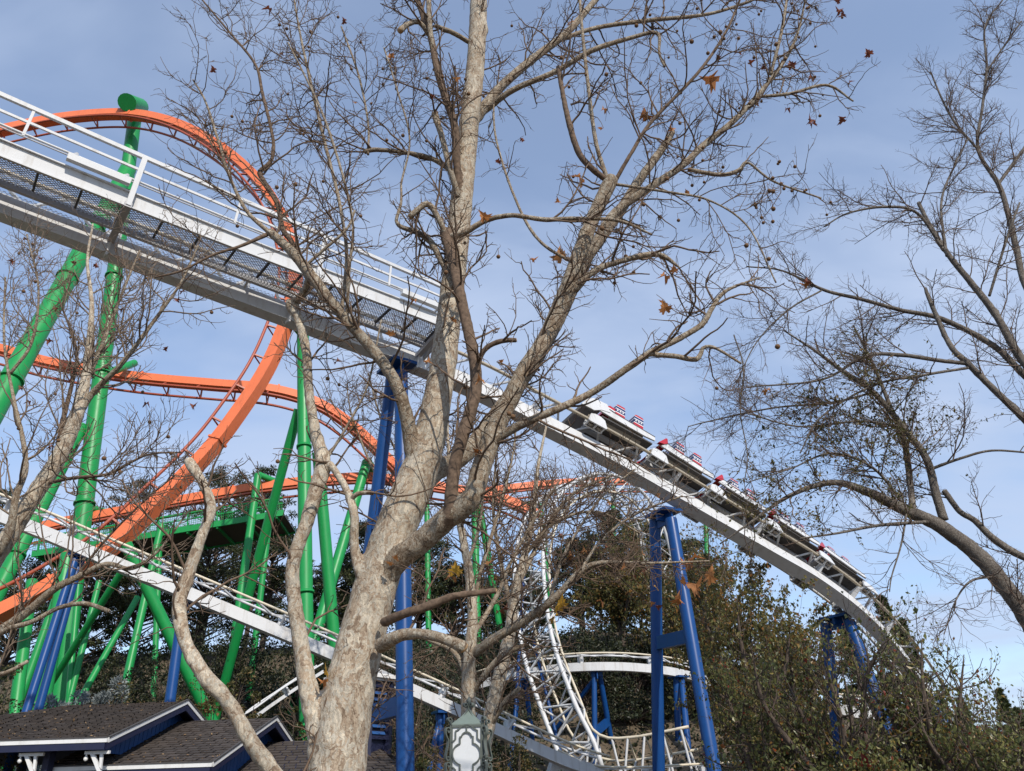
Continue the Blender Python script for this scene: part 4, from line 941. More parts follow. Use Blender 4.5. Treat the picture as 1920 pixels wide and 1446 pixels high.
# ================================================================== vegetation tools
def grow(start, d, length, nseg, r0, taper, wander, up):
    M = len(start); p = start.copy(); d = nrm(d); pts = [p]
    for k in range(nseg):
        d = nrm(d + wander * rng.normal(size=(M, 3)) + np.array([0, 0, 1.0]) * up)
        p = p + d * (length / nseg)[:, None]; pts.append(p)
    return np.stack(pts, 1), r0[:, None] * np.linspace(1, taper, nseg + 1)[None]
def spawn(pts, rad, n, t0, t1, a0, a1, l0, l1, rf, rmin, rmax, weight=None, short=0.45, nseg=5, wander=0.2, up=0.05, taper=0.45):
    M, k, _ = pts.shape
    w = np.linalg.norm(np.diff(pts, axis=1), axis=-1).sum(1) if weight is None else weight
    idx = rng.choice(M, n, p=w / w.sum()); t = rng.uniform(t0, t1, n); f = t * (k - 1); i = np.minimum(f.astype(int), k - 2); f = (f - i)[:, None]
    S = pts[idx, i] * (1 - f) + pts[idx, i + 1] * f; T = nrm(pts[idx, i + 1] - pts[idx, i])
    R = rad[idx, i] * (1 - f[:, 0]) + rad[idx, i + 1] * f[:, 0]
    perp = rng.normal(size=(n, 3)); perp = nrm(perp - T * np.sum(perp * T, -1, keepdims=True))
    a = np.radians(rng.uniform(a0, a1, n))[:, None]; d = np.cos(a) * T + np.sin(a) * perp
    L = rng.uniform(l0, l1, n) * (1 - short * t); r = np.clip(R * rf, rmin, rmax)
    return grow(S, d, L, nseg, r, taper, wander, up)
def lumps(V, amp, scale):
    """slow uneven swelling of a surface"""
    q = V * scale
    return amp * (np.sin(q[:, 0] * 1.7 + 1.3 * np.sin(q[:, 2] * 1.1)) * np.sin(q[:, 1] * 1.9 + 0.7) + 0.6 * np.sin(q[:, 2] * 2.3 + q[:, 0] * 1.2) + 0.4 * np.sin(q[:, 2] * 5.1 + q[:, 1] * 4.3))
def limb_mesh(name, q, mat, k=12, amp=0.05, knots=0.5, cap_mat=None):
    """q: rows x,y,z,r. A tapered limb with swellings, small knots and a closed, ragged end"""
    q = resample(q, max(0.035, float(q[:, 3].mean()) * 0.55)); Q = q[:, :3]; r = q[:, 3].copy()
    V, F = tube_np(Q, r, k); C = np.repeat(Q, k, 0); rr = np.repeat(r, k); out = nrm(V - C)
    V = V + out * (rr * lumps(V, amp, 1.6 / max(0.05, float(r.mean()))))[:, None]
    for _ in range(int(len(Q) * knots * 0.06) + 1):        # branch scars
        c = rng.integers(0, len(V)); s = rr[c] * rng.uniform(0.35, 0.6); w = np.exp(-((V - V[c]) ** 2).sum(1) / (2 * s * s))
        V = V + out * (w * rr[c] * rng.uniform(0.12, 0.32))[:, None]
    n = len(Q); tip = Q[-1] + (Q[-1] - Q[-2]) / np.linalg.norm(Q[-1] - Q[-2]) * r[-1] * 0.35
    V = np.vstack([V, tip, Q[:1]]); e = (n - 1) * k
    F2 = np.array([(e + j, e + (j + 1) % k, len(V) - 2) for j in range(k)] + [((j + 1) % k, j, len(V) - 1) for j in range(k)])
    fm = np.zeros(len(F) + len(F2), int)
    mats = [mat]
    if cap_mat is not None: mats.append(cap_mat); fm[len(F):len(F) + k] = 1
    return np_mesh(name, V, [F, F2], smooth_shade=True, mats=mats, fmat=fm)
def limb_curve(spec):
    c = [np.append(P(px, py, Y), max(0.004, w / 2 * depth(P(px, py, Y)) / FPX)) for px, py, Y, w in spec]
    return catmull(np.array(c), 0.05)
def diamonds(C, size, aspect=0.55, fold=0.25, dirs=None):
    """one folded leaf (two triangles' worth of quad) per centre"""
    n = len(C); a = nrm(rng.normal(size=(n, 3))) if dirs is None else nrm(dirs + 0.5 * rng.normal(size=(n, 3)))
    b = nrm(np.cross(a, rng.normal(size=(n, 3)))); c = np.cross(a, b)
    s = (size * rng.lognormal(-0.04, 0.30, n))[:, None]
    V = np.stack([C - a * s * 0.5, C + b * s * aspect * 0.5 + c * s * fold * 0.4, C + a * s * 0.5, C - b * s * aspect * 0.5 + c * s * fold * 0.4], 1).reshape(-1, 3)
    i = np.arange(n)[:, None] * 4
    return V, np.vstack([np.hstack([i, i + 1, i + 2]), np.hstack([i, i + 2, i + 3])])
def maple_outline():
    tips = [(0.02, -0.02), (0.22, -0.30), (0.40, -0.22), (0.33, -0.06), (0.62, 0.02), (0.50, 0.12), (0.66, 0.30), (0.36, 0.30), (0.30, 0.40), (0.34, 0.60), (0.18, 0.58), (0.12, 0.72), (0.0, 1.0)]
    return tips + [(-x, y) for x, y in tips[-2::-1]]
def leaf_mesh(name, mat, curl):
    o = maple_outline(); V = []
    for x, y in o: V.append((x, y, curl * (x * x * 1.6) - curl * 0.9 * (y - 0.3) ** 2 + random.uniform(-0.03, 0.03)))
    V.append((0, 0.30, -0.02)); n = len(o); F = [(i, (i + 1) % n, n) for i in range(n)]
    k = len(V)                                            # leaf stalk
    V += [(-0.012, 0, 0), (0.012, 0, 0), (0.01, -0.45, 0.05), (-0.01, -0.45, 0.05), (0, 0, 0.02), (0, -0.45, 0.07)]
    F += [(k, k + 1, k + 2, k + 3), (k, k + 3, k + 5, k + 4), (k + 1, k + 4, k + 5, k + 2)]
    me = bpy.data.meshes.new(name); me.from_pydata(V, [], F); me.materials.append(mat); me.update(); return me
LEAVES = {'o': [leaf_mesh('leaf', M_LEAF_ORANGE, c) for c in (0.25, 0.7, 1.1)], 'y': [leaf_mesh('leaf', M_LEAF_YELLOW, c) for c in (0.2, 0.5)], 'd': [leaf_mesh('leaf', M_LEAF_DARK, c) for c in (0.6, 1.2)]}
def seed_ball_mesh():
    m = MB(); m.tube([(0, 0, z) for z in (-1, -0.72, -0.25, 0.25, 0.72, 1)], [0.05, 0.70, 0.98, 0.98, 0.70, 0.05], 8)
    m.tube([(0, 0, 0.9), (0.1, 0.05, 3.0), (0.0, 0.0, 5.2)], 0.10, 4); return m.mesh('seed_ball', M_SEED, smooth_shade=True)
SEED = seed_ball_mesh()

class Tree:
    def __init__(s, name, label, cat, base, group=None):
        s.t = thing(name, label, cat, base, group); s.curves = []; s.mid = []
    def limb(s, name, spec, mat, k=10, stub=False, dens=1.0, amp=0.05, fuse=False):
        q = limb_curve(spec)
        if fuse: s.mid.append((limb_mesh(name, q, mat, k, amp), q, mat, stub))
        else: obj(name, limb_mesh(name, q, mat, k, amp, cap_mat=M_CUT if stub else None), s.t)
        s.curves.append((q, dens)); return q
    def fuse(s, voxel):
        """grow the heavy limbs into one continuous trunk with rounded crotches"""
        V = []; F = []; n = 0
        for me, _, _, _ in s.mid:
            me.calc_loop_triangles(); v = np.zeros(len(me.vertices) * 3, np.float32); me.vertices.foreach_get('co', v)
            f = np.zeros(len(me.loop_triangles) * 3, np.int32); me.loop_triangles.foreach_get('vertices', f)
            V.append(v.reshape(-1, 3)); F.append(f.reshape(-1, 3) + n); n += len(V[-1])
        raw = bpy.data.objects.new('trunk_raw', np_mesh('trunk_raw', np.vstack(V), np.vstack(F), M_BARK)); COL.objects.link(raw)
        m = raw.modifiers.new('grow', 'REMESH'); m.mode = 'VOXEL'; m.voxel_size = voxel; m.use_smooth_shade = True
        m = raw.modifiers.new('soften', 'SMOOTH'); m.factor = 0.5; m.iterations = 5
        me = bpy.data.meshes.new_from_object(raw.evaluated_get(bpy.context.evaluated_depsgraph_get())); bpy.data.objects.remove(raw)
        c = np.zeros(len(me.polygons) * 3, np.float32); me.polygons.foreach_get('center', c); c = c.reshape(-1, 3)
        nv = np.zeros(len(me.polygons) * 3, np.float32); me.polygons.foreach_get('normal', nv); nv = nv.reshape(-1, 3)
        mats = [M_BARK, M_BARK_LIMB, M_BARK_DARK, M_CUT]; best = np.full(len(c), 1e9); idx = np.zeros(len(c), int)
        for _, q, mt, stub in s.mid:
            r_ = resample(q, 0.06)
            for p in r_:
                dd = np.linalg.norm(c - p[:3], axis=1) - p[3]; w = dd < best; best[w] = dd[w]; idx[w] = mats.index(mt)
        for _, q, mt, stub in s.mid:
            if stub:
                ax = nrm(q[-1, :3] - q[-4, :3]); w = (np.linalg.norm(c - q[-1, :3], axis=1) < q[-1, 3] * 1.3) & (nv @ ax > 0.6); idx[w] = 3
        me.materials.clear()
        for mm in mats: me.materials.append(mm)
        me.polygons.foreach_set('material_index', idx.astype(np.int32)); me.polygons.foreach_set('use_smooth', np.ones(len(c), bool)); me.update()
        return obj('trunk', me, s.t)
    def twigs(s, mat, n1, n2, n3, l1, l2, l3, r1=(0.008, 0.016), r2=0.0065, r3=0.0042, wander=0.22, up=0.06, t_low=0.15, ang=(30, 75), extra=None):
        P24 = np.stack([resample(q, n=24) for q, _ in s.curves]); pts, rad = P24[..., :3], P24[..., 3]
        w = np.array([cumlen(q)[-1] * d for q, d in s.curves])
        a = spawn(pts, rad, n1, t_low, 1.0, ang[0], ang[1], *l1, 0.5, r1[0], r1[1], weight=w, short=0.3, nseg=8, wander=wander * 0.7, up=up)
        b = spawn(*a, n2, 0.12, 1.0, 28, 70, *l2, 0.7, r2 * 0.8, r2 * 1.2, nseg=6, wander=wander, up=up * 0.6)
        c = spawn(*b, n3, 0.08, 1.0, 30, 75, *l3, 0.8, r3 * 0.8, r3 * 1.15, nseg=3, wander=wander * 1.2, up=up * 0.4, taper=0.7)
        s.levels = (a, b, c)
        V, F = joinVF([many_tubes(*a, 5), many_tubes(*b, 4), many_tubes(*c, 3)])
        obj('twigs', np_mesh('twigs', V, F, mat, True), s.t, kind='stuff')
        s.ends = np.vstack([b[0][:, -1], c[0][:, -1]]); s.ends_px = project(s.ends)
        return s.levels
    def hang_leaf(s, px, py, size_px, kind):
        i = int(np.argmin(((s.ends_px - np.array([px, py])) ** 2).sum(1))); p = s.ends[i]; sz = size_px * depth(p) / FPX
        R = Matrix.Rotation(random.uniform(0, 6.28), 4, 'Z') @ Matrix.Rotation(random.uniform(1.9, 3.3), 4, 'X') @ Matrix.Rotation(random.uniform(-0.8, 0.8), 4, 'Y')
        M = Matrix.Translation(Vector(p.tolist())) @ R @ Matrix.Scale(sz * 0.8, 4) @ Matrix.Translation((0, 0.45, -0.05))
        obj('leaf', random.choice(LEAVES[kind]), s.t, M)
    def seed(s, n, r, box):
        ok = np.where((s.ends_px[:, 0] > box[0]) & (s.ends_px[:, 0] < box[2]) & (s.ends_px[:, 1] > box[1]) & (s.ends_px[:, 1] < box[3]))[0]
        for i in rng.choice(ok, min(n, len(ok)), replace=False):
            p = s.ends[i]; k = r * random.uniform(0.8, 1.15)
            obj('seed_ball', SEED, s.t, Matrix.Translation(Vector((p[0], p[1], p[2] - 5.0 * k))) @ Matrix.Rotation(random.uniform(0, 6), 4, 'Z') @ Matrix.Scale(k, 4))

# ================================================================== the big sycamore in front
ms = Tree('sycamore_tree', 'large bare sycamore with mottled bark leaning across the middle foreground', 'tree', (P(640, 1480, 6.5)[0], 6.5, 0))
y = 6.5
base = P(628, 1480, y)
def L(name, spec, mat=M_BARK_LIMB, **k): return ms.limb(name, spec, mat, **k)
tr = [(590, 2300, y, 130), (612, 1640, y, 116), (630, 1480, y, 105), (654, 1300, y, 95), (690, 1150, y, 84), (730, 1020, y, 76), (766, 935, y, 76), (796, 855, y, 66), (818, 760, y, 54), (836, 640, y, 48), (855, 480, y, 44), (868, 350, y, 41), (880, 230, y, 37), (893, 100, y, 34), (900, -80, y, 30), (905, -260, y, 22)]
L('trunk', tr, M_BARK, k=28, dens=0.25, amp=0.028, fuse=True)
L('stem', [(622, 1620, y, 56), (606, 1480, y, 50), (598, 1380, y - .02, 46), (576, 1280, y - .05, 36), (560, 1180, y - .08, 29), (548, 1090, y - .1, 27), (553, 1040, y - .1, 26), (575, 980, y - .1, 27), (592, 920, y - .1, 28), (606, 868, y - .1, 30), (591, 810, y - .1, 21), (580, 740, y - .1, 18), (574, 660, y - .1, 18), (560, 600, y - .1, 18), (547, 574, y - .1, 26), (549, 566, y - .1, 24)], M_BARK, k=16, stub=True, dens=0.5, amp=0.07, fuse=True)
L('stem', [(640, 1640, y - .1, 38), (530, 1475, y - .3, 33), (470, 1390, y - .4, 30), (430, 1320, y - .45, 28), (382, 1265, y - .5, 29), (346, 1200, y - .5, 25), (336, 1130, y - .5, 27), (352, 1080, y - .5, 24), (380, 1000, y - .5, 20), (396, 952, y - .5, 20), (381, 908, y - .5, 18), (357, 870, y - .5, 21), (352, 862, y - .5, 18)], M_BARK, k=16, stub=True, dens=0.35, amp=0.07, fuse=True)
L('limb', [(706, 1105, y, 44), (745, 1052, y - .12, 46), (795, 1012, y - .26, 45), (838, 972, y - .4, 43), (866, 953, y - .45, 42), (887, 930, y - .5, 39), (901, 885, y - .5, 37), (919, 830, y - .5, 37), (946, 770, y - .5, 35), (986, 692, y - .5, 34), (1020, 640, y - .5, 32), (1056, 560, y - .5, 31), (1085, 480, y - .5, 29), (1116, 400, y - .5, 27), (1142, 346, y - .5, 28), (1147, 334, y - .5, 25)], M_BARK_LIMB, k=16, stub=True, dens=0.8, fuse=True)
L('limb', [(842, 975, y - .45, 24), (846, 930, y - .5, 26), (853, 869, y - .55, 25), (866, 823, y - .6, 25), (880, 778, y - .6, 24), (892, 730, y - .6, 24), (890, 680, y - .6, 23), (878, 620, y - .6, 22), (862, 550, y - .6, 22), (850, 490, y - .55, 22), (838, 444, y - .5, 25), (836, 432, y - .5, 25)], M_BARK_DARK, k=14, stub=True, dens=0.6, fuse=True)
L('limb', [(778, 925, y + .05, 40), (822, 880, y + .2, 37), (850, 868, y + .35, 35), (878, 846, y + .4, 33), (905, 812, y + .5, 31), (952, 748, y + .6, 29), (1004, 676, y + .7, 27), (1052, 588, y + .8, 26), (1086, 510, y + .9, 25), (1112, 465, y + .9, 24), (1160, 400, y + 1.0, 21), (1194, 345, y + 1.0, 18), (1243, 277, y + 1.0, 15), (1262, 246, y + 1.0, 11)], stub=True, k=14, fuse=True)
L('limb', [(1104, 478, y + .9, 17), (1150, 402, y + .9, 17), (1225, 348, y + .9, 15), (1280, 310, y + .95, 14), (1322, 270, y + 1.0, 13), (1372, 230, y + 1.0, 12), (1420, 180, y + 1.1, 10), (1470, 115, y + 1.1, 8), (1496, 60, y + 1.1, 6), (1512, -10, y + 1.1, 4)], dens=1.3, fuse=True)
L('limb', [(908, 838, y - .5, 20), (970, 800, y - .6, 18), (1050, 765, y - .7, 16), (1110, 736, y - .7, 15), (1170, 695, y - .8, 15), (1222, 660, y - .8, 14), (1272, 636, y - .8, 13), (1318, 607, y - .8, 12), (1336, 576, y - .8, 11), (1362, 545, y - .8, 9), (1425, 520, y - .8, 5)], dens=0.7, fuse=True)
L('limb', [(1215, 664, y - .8, 9), (1265, 668, y - .8, 10), (1308, 674, y - .8, 10), (1318, 652, y - .8, 7), (1340, 652, y - .8, 6), (1390, 682, y - .8, 4)], dens=0.8)
L('limb', [(1078, 545, y - .5, 15), (1110, 511, y - .5, 13), (1160, 491, y - .5, 12), (1232, 477, y - .5, 12), (1276, 503, y - .5, 6)], stub=True, fuse=True)
L('limb', [(838, 446, y - .5, 14), (872, 436, y - .6, 12), (910, 414, y - .65, 10), (960, 404, y - .7, 9), (1020, 412, y - .7, 9), (1080, 410, y - .7, 8), (1160, 414, y - .7, 6), (1222, 440, y - .7, 4)])
L('limb', [(840, 450, y - .5, 12), (822, 410, y - .6, 11), (803, 382, y - .65, 12), (785, 392, y - .65, 11), (768, 407, y - .65, 11)], stub=True, dens=0.8)
L('limb', [(852, 540, y - .5, 13), (828, 490, y - .45, 12), (806, 452, y - .4, 12), (782, 436, y - .4, 11), (758, 428, y - .4, 9), (743, 416, y - .4, 7), (752, 380, y - .4, 5), (752, 345, y - .4, 4)])
L('limb', [(862, 380, y - .05, 16), (856, 300, y - .2, 16), (852, 235, y - .3, 16), (834, 180, y - .35, 15), (820, 133, y - .4, 14), (807, 67, y - .4, 13), (790, 20, y - .4, 12), (770, -40, y - .4, 10)], M_BARK_DARK, fuse=True)
L('limb', [(812, 100, y - .4, 9), (806, 50, y - .5, 10), (802, -40, y - .5, 9)])
L('limb', [(884, 235, y + .05, 20), (905, 205, y + .15, 21), (942, 160, y + .2, 18), (1000, 110, y + .3, 16), (1062, 62, y + .4, 14), (1110, 8, y + .5, 12), (1150, -40, y + .5, 10)], fuse=True)
L('limb', [(905, 212, y + .2, 11), (960, 170, y, 11), (1040, 135, y - .1, 10), (1110, 95, y - .2, 10), (1180, 72, y - .2, 8), (1232, 62, y - .2, 7), (1236, 100, y - .2, 5), (1246, 125, y - .2, 5)])
L('limb', [(1040, 78, y + .4, 8), (1120, 52, y + .5, 8), (1220, 38, y + .6, 8), (1335, 25, y + .7, 6), (1440, -10, y + .8, 4)])
L('limb', [(860, 372, y - .1, 12), (842, 310, y - .25, 11), (828, 255, y - .3, 11), (815, 214, y - .3, 13)], stub=True, dens=0.7)
L('limb', [(856, 330, y - .1, 10), (835, 312, y, 10), (800, 294, y, 9), (742, 284, y, 8), (700, 281, y, 9), (683, 285, y, 10)], stub=True)
L('limb', [(806, 68, y - .4, 9), (786, 42, y - .5, 9), (764, 46, y - .55, 10), (750, 58, y - .6, 12)], stub=True)
L('limb', [(884, 82, y, 9), (850, 62, y - .2, 9), (815, 48, y - .3, 8)])
L('limb', [(1143, 342, y - .5, 11), (1112, 318, y - .6, 12), (1086, 288, y - .65, 12), (1068, 235, y - .7, 11), (1056, 180, y - .7, 9), (1047, 126, y - .7, 9)], M_BARK_DARK, stub=True)
L('limb', [(1140, 340, y - .5, 9), (1118, 270, y - .5, 8), (1104, 170, y - .5, 7), (1092, 60, y - .5, 6), (1084, -40, y - .5, 5)])
L('limb', [(1152, 342, y - .5, 8), (1185, 285, y - .6, 7), (1222, 228, y - .6, 7), (1310, 135, y - .7, 6), (1362, 58, y - .7, 5), (1395, -20, y - .7, 4)], M_BARK_DARK)
L('limb', [(1150, 345, y - .5, 6), (1250, 360, y - .6, 5), (1330, 376, y - .6, 4), (1402, 425, y - .6, 3.5), (1455, 530, y - .6, 3)])
L('limb', [(1290, 318, y + .95, 8), (1350, 328, y + 1, 8), (1385, 320, y + 1, 8), (1402, 305, y + 1, 5), (1450, 340, y + 1, 4), (1540, 372, y + 1, 3)])
L('limb', [(1445, 140, y + 1.1, 6), (1465, 60, y + 1, 6), (1480, -30, y + 1, 4)])
L('limb', [(1420, 182, y + 1.1, 6), (1480, 176, y + 1.1, 6), (1550, 160, y + 1.2, 5), (1600, 190, y + 1.2, 3)])
L('limb', [(890, 720, y - .6, 10), (905, 660, y - .7, 10), (938, 640, y - .75, 10), (968, 638, y - .75, 9)], M_BARK_DARK, stub=True, dens=0.6)
# upper-left limb and its long shoots
L('limb', [(792, 905, y, 34), (774, 850, y - .08, 31), (762, 780, y - .2, 27), (740, 715, y - .3, 24), (698, 655, y - .35, 22), (640, 590, y - .4, 20), (582, 515, y - .4, 22), (545, 470, y - .4, 19), (505, 434, y - .4, 17)], M_BARK_LIMB, k=14, fuse=True)
L('limb', [(548, 572, y - .1, 13), (572, 545, y - .25, 14), (580, 516, y - .4, 14)], dens=0.2, fuse=True)
L('limb', [(575, 510, y - .4, 11), (548, 455, y - .35, 10), (530, 430, y - .3, 10), (520, 383, y - .3, 9), (495, 340, y - .3, 9), (487, 322, y - .3, 9), (508, 302, y - .3, 7), (512, 262, y - .3, 6), (492, 175, y - .3, 6), (478, 120, y - .3, 5), (428, 58, y - .3, 4), (375, -5, y - .3, 3)], M_BARK_DARK, dens=1.3)
L('limb', [(505, 436, y - .4, 9), (462, 395, y - .45, 7), (430, 330, y - .5, 6), (408, 260, y - .5, 5), (385, 190, y - .5, 4), (362, 150, y - .5, 3)], dens=1.4)
L('limb', [(500, 440, y - .4, 8), (450, 462, y - .5, 6), (400, 478, y - .55, 5), (340, 508, y - .6, 4), (290, 520, y - .6, 3)], M_BARK_DARK, dens=1.3)
L('limb', [(640, 590, y - .4, 8), (650, 480, y - .3, 7), (640, 400, y - .25, 6), (630, 350, y - .2, 6), (602, 240, y - .2, 6), (578, 135, y - .2, 5), (562, 60, y - .2, 4), (548, -20, y - .2, 3)], dens=1.4)
L('limb', [(650, 600, y - .4, 7), (655, 500, y - .5, 6), (662, 430, y - .5, 5), (648, 350, y - .5, 5), (618, 250, y - .55, 5), (590, 180, y - .55, 4), (540, 80, y - .55, 3)], dens=1.4)
L('limb', [(690, 290, y, 5), (690, 230, y, 4), (672, 140, y, 4), (640, 50, y, 3)], dens=1.5)
L('limb', [(565, 505, y - .4, 6), (605, 470, y - .45, 6), (650, 430, y - .5, 5), (665, 395, y - .5, 4)])
L('limb', [(752, 345, y - .4, 4), (768, 260, y - .4, 3.5), (745, 170, y - .4, 3.5), (720, 90, y - .4, 3)], dens=1.3)
L('limb', [(1086, 500, y - .4, 6), (1010, 450, y - .3, 6), (965, 370, y - .2, 5), (930, 260, y - .1, 4), (925, 180, y, 3)], dens=1.1)
# between the stems
L('limb', [(700, 1110, y - .05, 22), (676, 1075, y - .1, 22), (664, 1020, y - .1, 19), (664, 965, y - .15, 18), (648, 915, y - .15, 15), (618, 868, y - .15, 14)], M_BARK, dens=0.5, fuse=True)
L('limb', [(655, 940, y - .15, 9), (672, 925, y - .2, 9), (700, 925, y - .2, 8)], stub=True, dens=0.4)
L('limb', [(610, 865, y - .1, 6), (650, 800, y - .15, 5), (690, 720, y - .2, 4), (715, 600, y - .2, 3)])
L('limb', [(718, 1168, y - .2, 20), (760, 1150, y - .4, 18), (800, 1138, y - .45, 18), (850, 1118, y - .5, 15), (895, 1112, y - .5, 13), (932, 1107, y - .5, 12)], M_BARK_DARK, stub=True, dens=0.3, fuse=True)
L('limb', [(712, 1212, y - .2, 30), (740, 1196, y - .35, 26), (768, 1188, y - .4, 22), (812, 1192, y - .5, 20), (848, 1204, y - .55, 22), (866, 1212, y - .55, 26), (872, 1218, y - .55, 22)], M_BARK_LIMB, stub=True, dens=0.25, fuse=True)
ms.fuse(0.016)
ms.twigs(M_TWIG, 580, 3200, 6900, (0.35, 1.25), (0.15, 0.60), (0.05, 0.22), r1=(0.006, 0.013), r2=0.0048, r3=0.0033, wander=0.24, up=0.05)
for s_ in [(1207, 232, 26, 'o'), (1090, 342, 34, 'o'), (1058, 498, 34, 'o'), (1355, 145, 38, 'o'), (903, 415, 26, 'o'), (735, 612, 20, 'o'), (848, 150, 16, 'o'), (1255, 530, 24, 'o'), (1243, 598, 28, 'o'), (1240, 568, 18, 'o'), (1262, 515, 18, 'o'), (648, 828, 26, 'o'), (632, 690, 16, 'd'), (770, 570, 14, 'o'), (1066, 45, 20, 'o'), (740, 1035, 16, 'o'), (752, 1060, 18, 'o'), (908, 715, 20, 'o'), (915, 862, 20, 'o'), (793, 670, 16, 'o'), (857, 590, 18, 'o'), (970, 495, 16, 'o'), (930, 682, 12, 'o'), (1550, 855, 20, 'o'), (1640, 603, 16, 'd'), (1612, 622, 18, 'o'), (560, 1258, 30, 'y'), (553, 1226, 20, 'o'), (575, 1213, 16, 'o'), (405, 127, 14, 'd'), (496, 0, 18, 'd'), (650, 28, 16, 'd'), (738, 112, 14, 'o'), (1490, 130, 20, 'd'), (1636, 76, 18, 'd'), (1640, 38, 16, 'd'), (1628, 12, 14, 'd'), (1555, 226, 16, 'd'), (1540, 222, 14, 'd'), (1572, 246, 18, 'd'), (1528, 150, 16, 'd'), (1430, 118, 14, 'd'), (1405, 118, 14, 'd'), (1386, 102, 16, 'd'), (1592, 155, 16, 'd'), (1480, 205, 12, 'd'), (928, 285, 14, 'd'), (975, 268, 10, 'd'), (1360, 110, 14, 'd'), (1135, 208, 14, 'o'), (1128, 250, 12, 'o'), (1262, 250, 14, 'o'), (1420, 200, 12, 'o'), (800, 178, 10, 'd'), (675, 195, 10, 'o'), (1045, 385, 14, 'o'), (1240, 405, 12, 'o'), (1285, 365, 14, 'o'), (520, 100, 10, 'd'), (1600, 1, 14, 'd')]:
    ms.hang_leaf(*s_)
ms.seed(105, 0.021, (380, -20, 1680, 900)); ms.seed(60, 0.022, (1240, -20, 1680, 420))

# ================================================================== left-edge sycamore
y = 9.5
lt_ = Tree('sycamore_tree', 'bare sycamore leaning in from the left edge in front of the green mast', 'tree', (P(-180, 1480, y)[0], y, 0))
for sp, mt, k, dn_ in [
    ([(-330, 1900, y, 60), (-150, 1300, y, 52), (-60, 1120, y, 48), (10, 1018, y, 42), (60, 935, y, 40), (102, 872, y, 38), (134, 806, y, 34), (156, 735, y, 26), (166, 660, y, 17), (172, 570, y, 11), (164, 490, y, 7), (174, 420, y, 4)], M_BARK, 16, 0.5),
    ([(138, 800, y, 18), (170, 742, y, 16), (230, 680, y - .2, 12), (290, 600, y - .3, 9), (338, 532, y - .4, 6), (372, 460, y - .4, 4)], M_BARK_LIMB, 10, 1.2),
    ([(104, 866, y, 14), (118, 790, y + .2, 12), (138, 705, y + .2, 9), (142, 650, y + .2, 6), (110, 560, y + .2, 4)], M_BARK_DARK, 10, 1.0),
    ([(150, 745, y, 12), (190, 650, y + .3, 10), (225, 560, y + .4, 7), (262, 470, y + .4, 4)], M_BARK_LIMB, 10, 1.2),
    ([(-60, 1110, y, 26), (12, 1010, y - .2, 22), (30, 930, y - .3, 16), (48, 880, y - .3, 13), (42, 820, y - .3, 11), (24, 740, y - .3, 8), (8, 640, y - .3, 6), (10, 520, y - .3, 4)], M_BARK_LIMB, 10, 1.0),
    ([(92, 905, y, 10), (140, 896, y - .3, 9), (200, 890, y - .5, 8), (236, 872, y - .6, 7), (280, 852, y - .6, 5), (340, 848, y - .6, 4)], M_BARK_DARK, 8, 1.2),
    ([(-90, 1230, y, 28), (-20, 1195, y - .2, 25), (48, 1150, y - .3, 21), (100, 1106, y - .4, 18), (146, 1082, y - .4, 16), (200, 1058, y - .5, 13), (250, 1066, y - .5, 8), (300, 1030, y - .5, 6), (352, 960, y - .5, 4)], M_BARK_LIMB, 12, 0.9),
    ([(-60, 1225, y, 14), (10, 1182, y - .3, 13), (60, 1166, y - .4, 12), (110, 1140, y - .4, 11), (160, 1132, y - .5, 11), (205, 1146, y - .5, 9)], M_BARK_LIMB, 10, 0.3),
    ([(-40, 1270, y, 12), (10, 1262, y - .3, 11), (52, 1240, y - .3, 9)], M_BARK_LIMB, 8, 0.1),
    ([(20, 700, y + .4, 8), (60, 640, y + .4, 7), (72, 540, y + .4, 5), (50, 440, y + .4, 4)], M_BARK_LIMB, 8, 1.2),
    ([(140, 1085, y - .4, 7), (200, 1010, y - .5, 6), (270, 940, y - .6, 4), (330, 890, y - .6, 3)], M_BARK_DARK, 8, 1.0)]:
    lt_.limb('trunk' if k == 16 else 'limb', [(a_, b_, c_, w_ * 0.76) for a_, b_, c_, w_ in sp], mt, k=k, dens=dn_)
lt_.twigs(M_TWIG_PALE, 200, 1200, 2300, (0.5, 1.5), (0.2, 0.8), (0.08, 0.28), r1=(0.007, 0.014), r2=0.0058, r3=0.0042, up=0.16)
for i in range(26): lt_.hang_leaf(random.uniform(0, 420), random.uniform(430, 900), random.uniform(9, 14), 'd')
lt_.seed(24, 0.024, (0, 420, 420, 900))

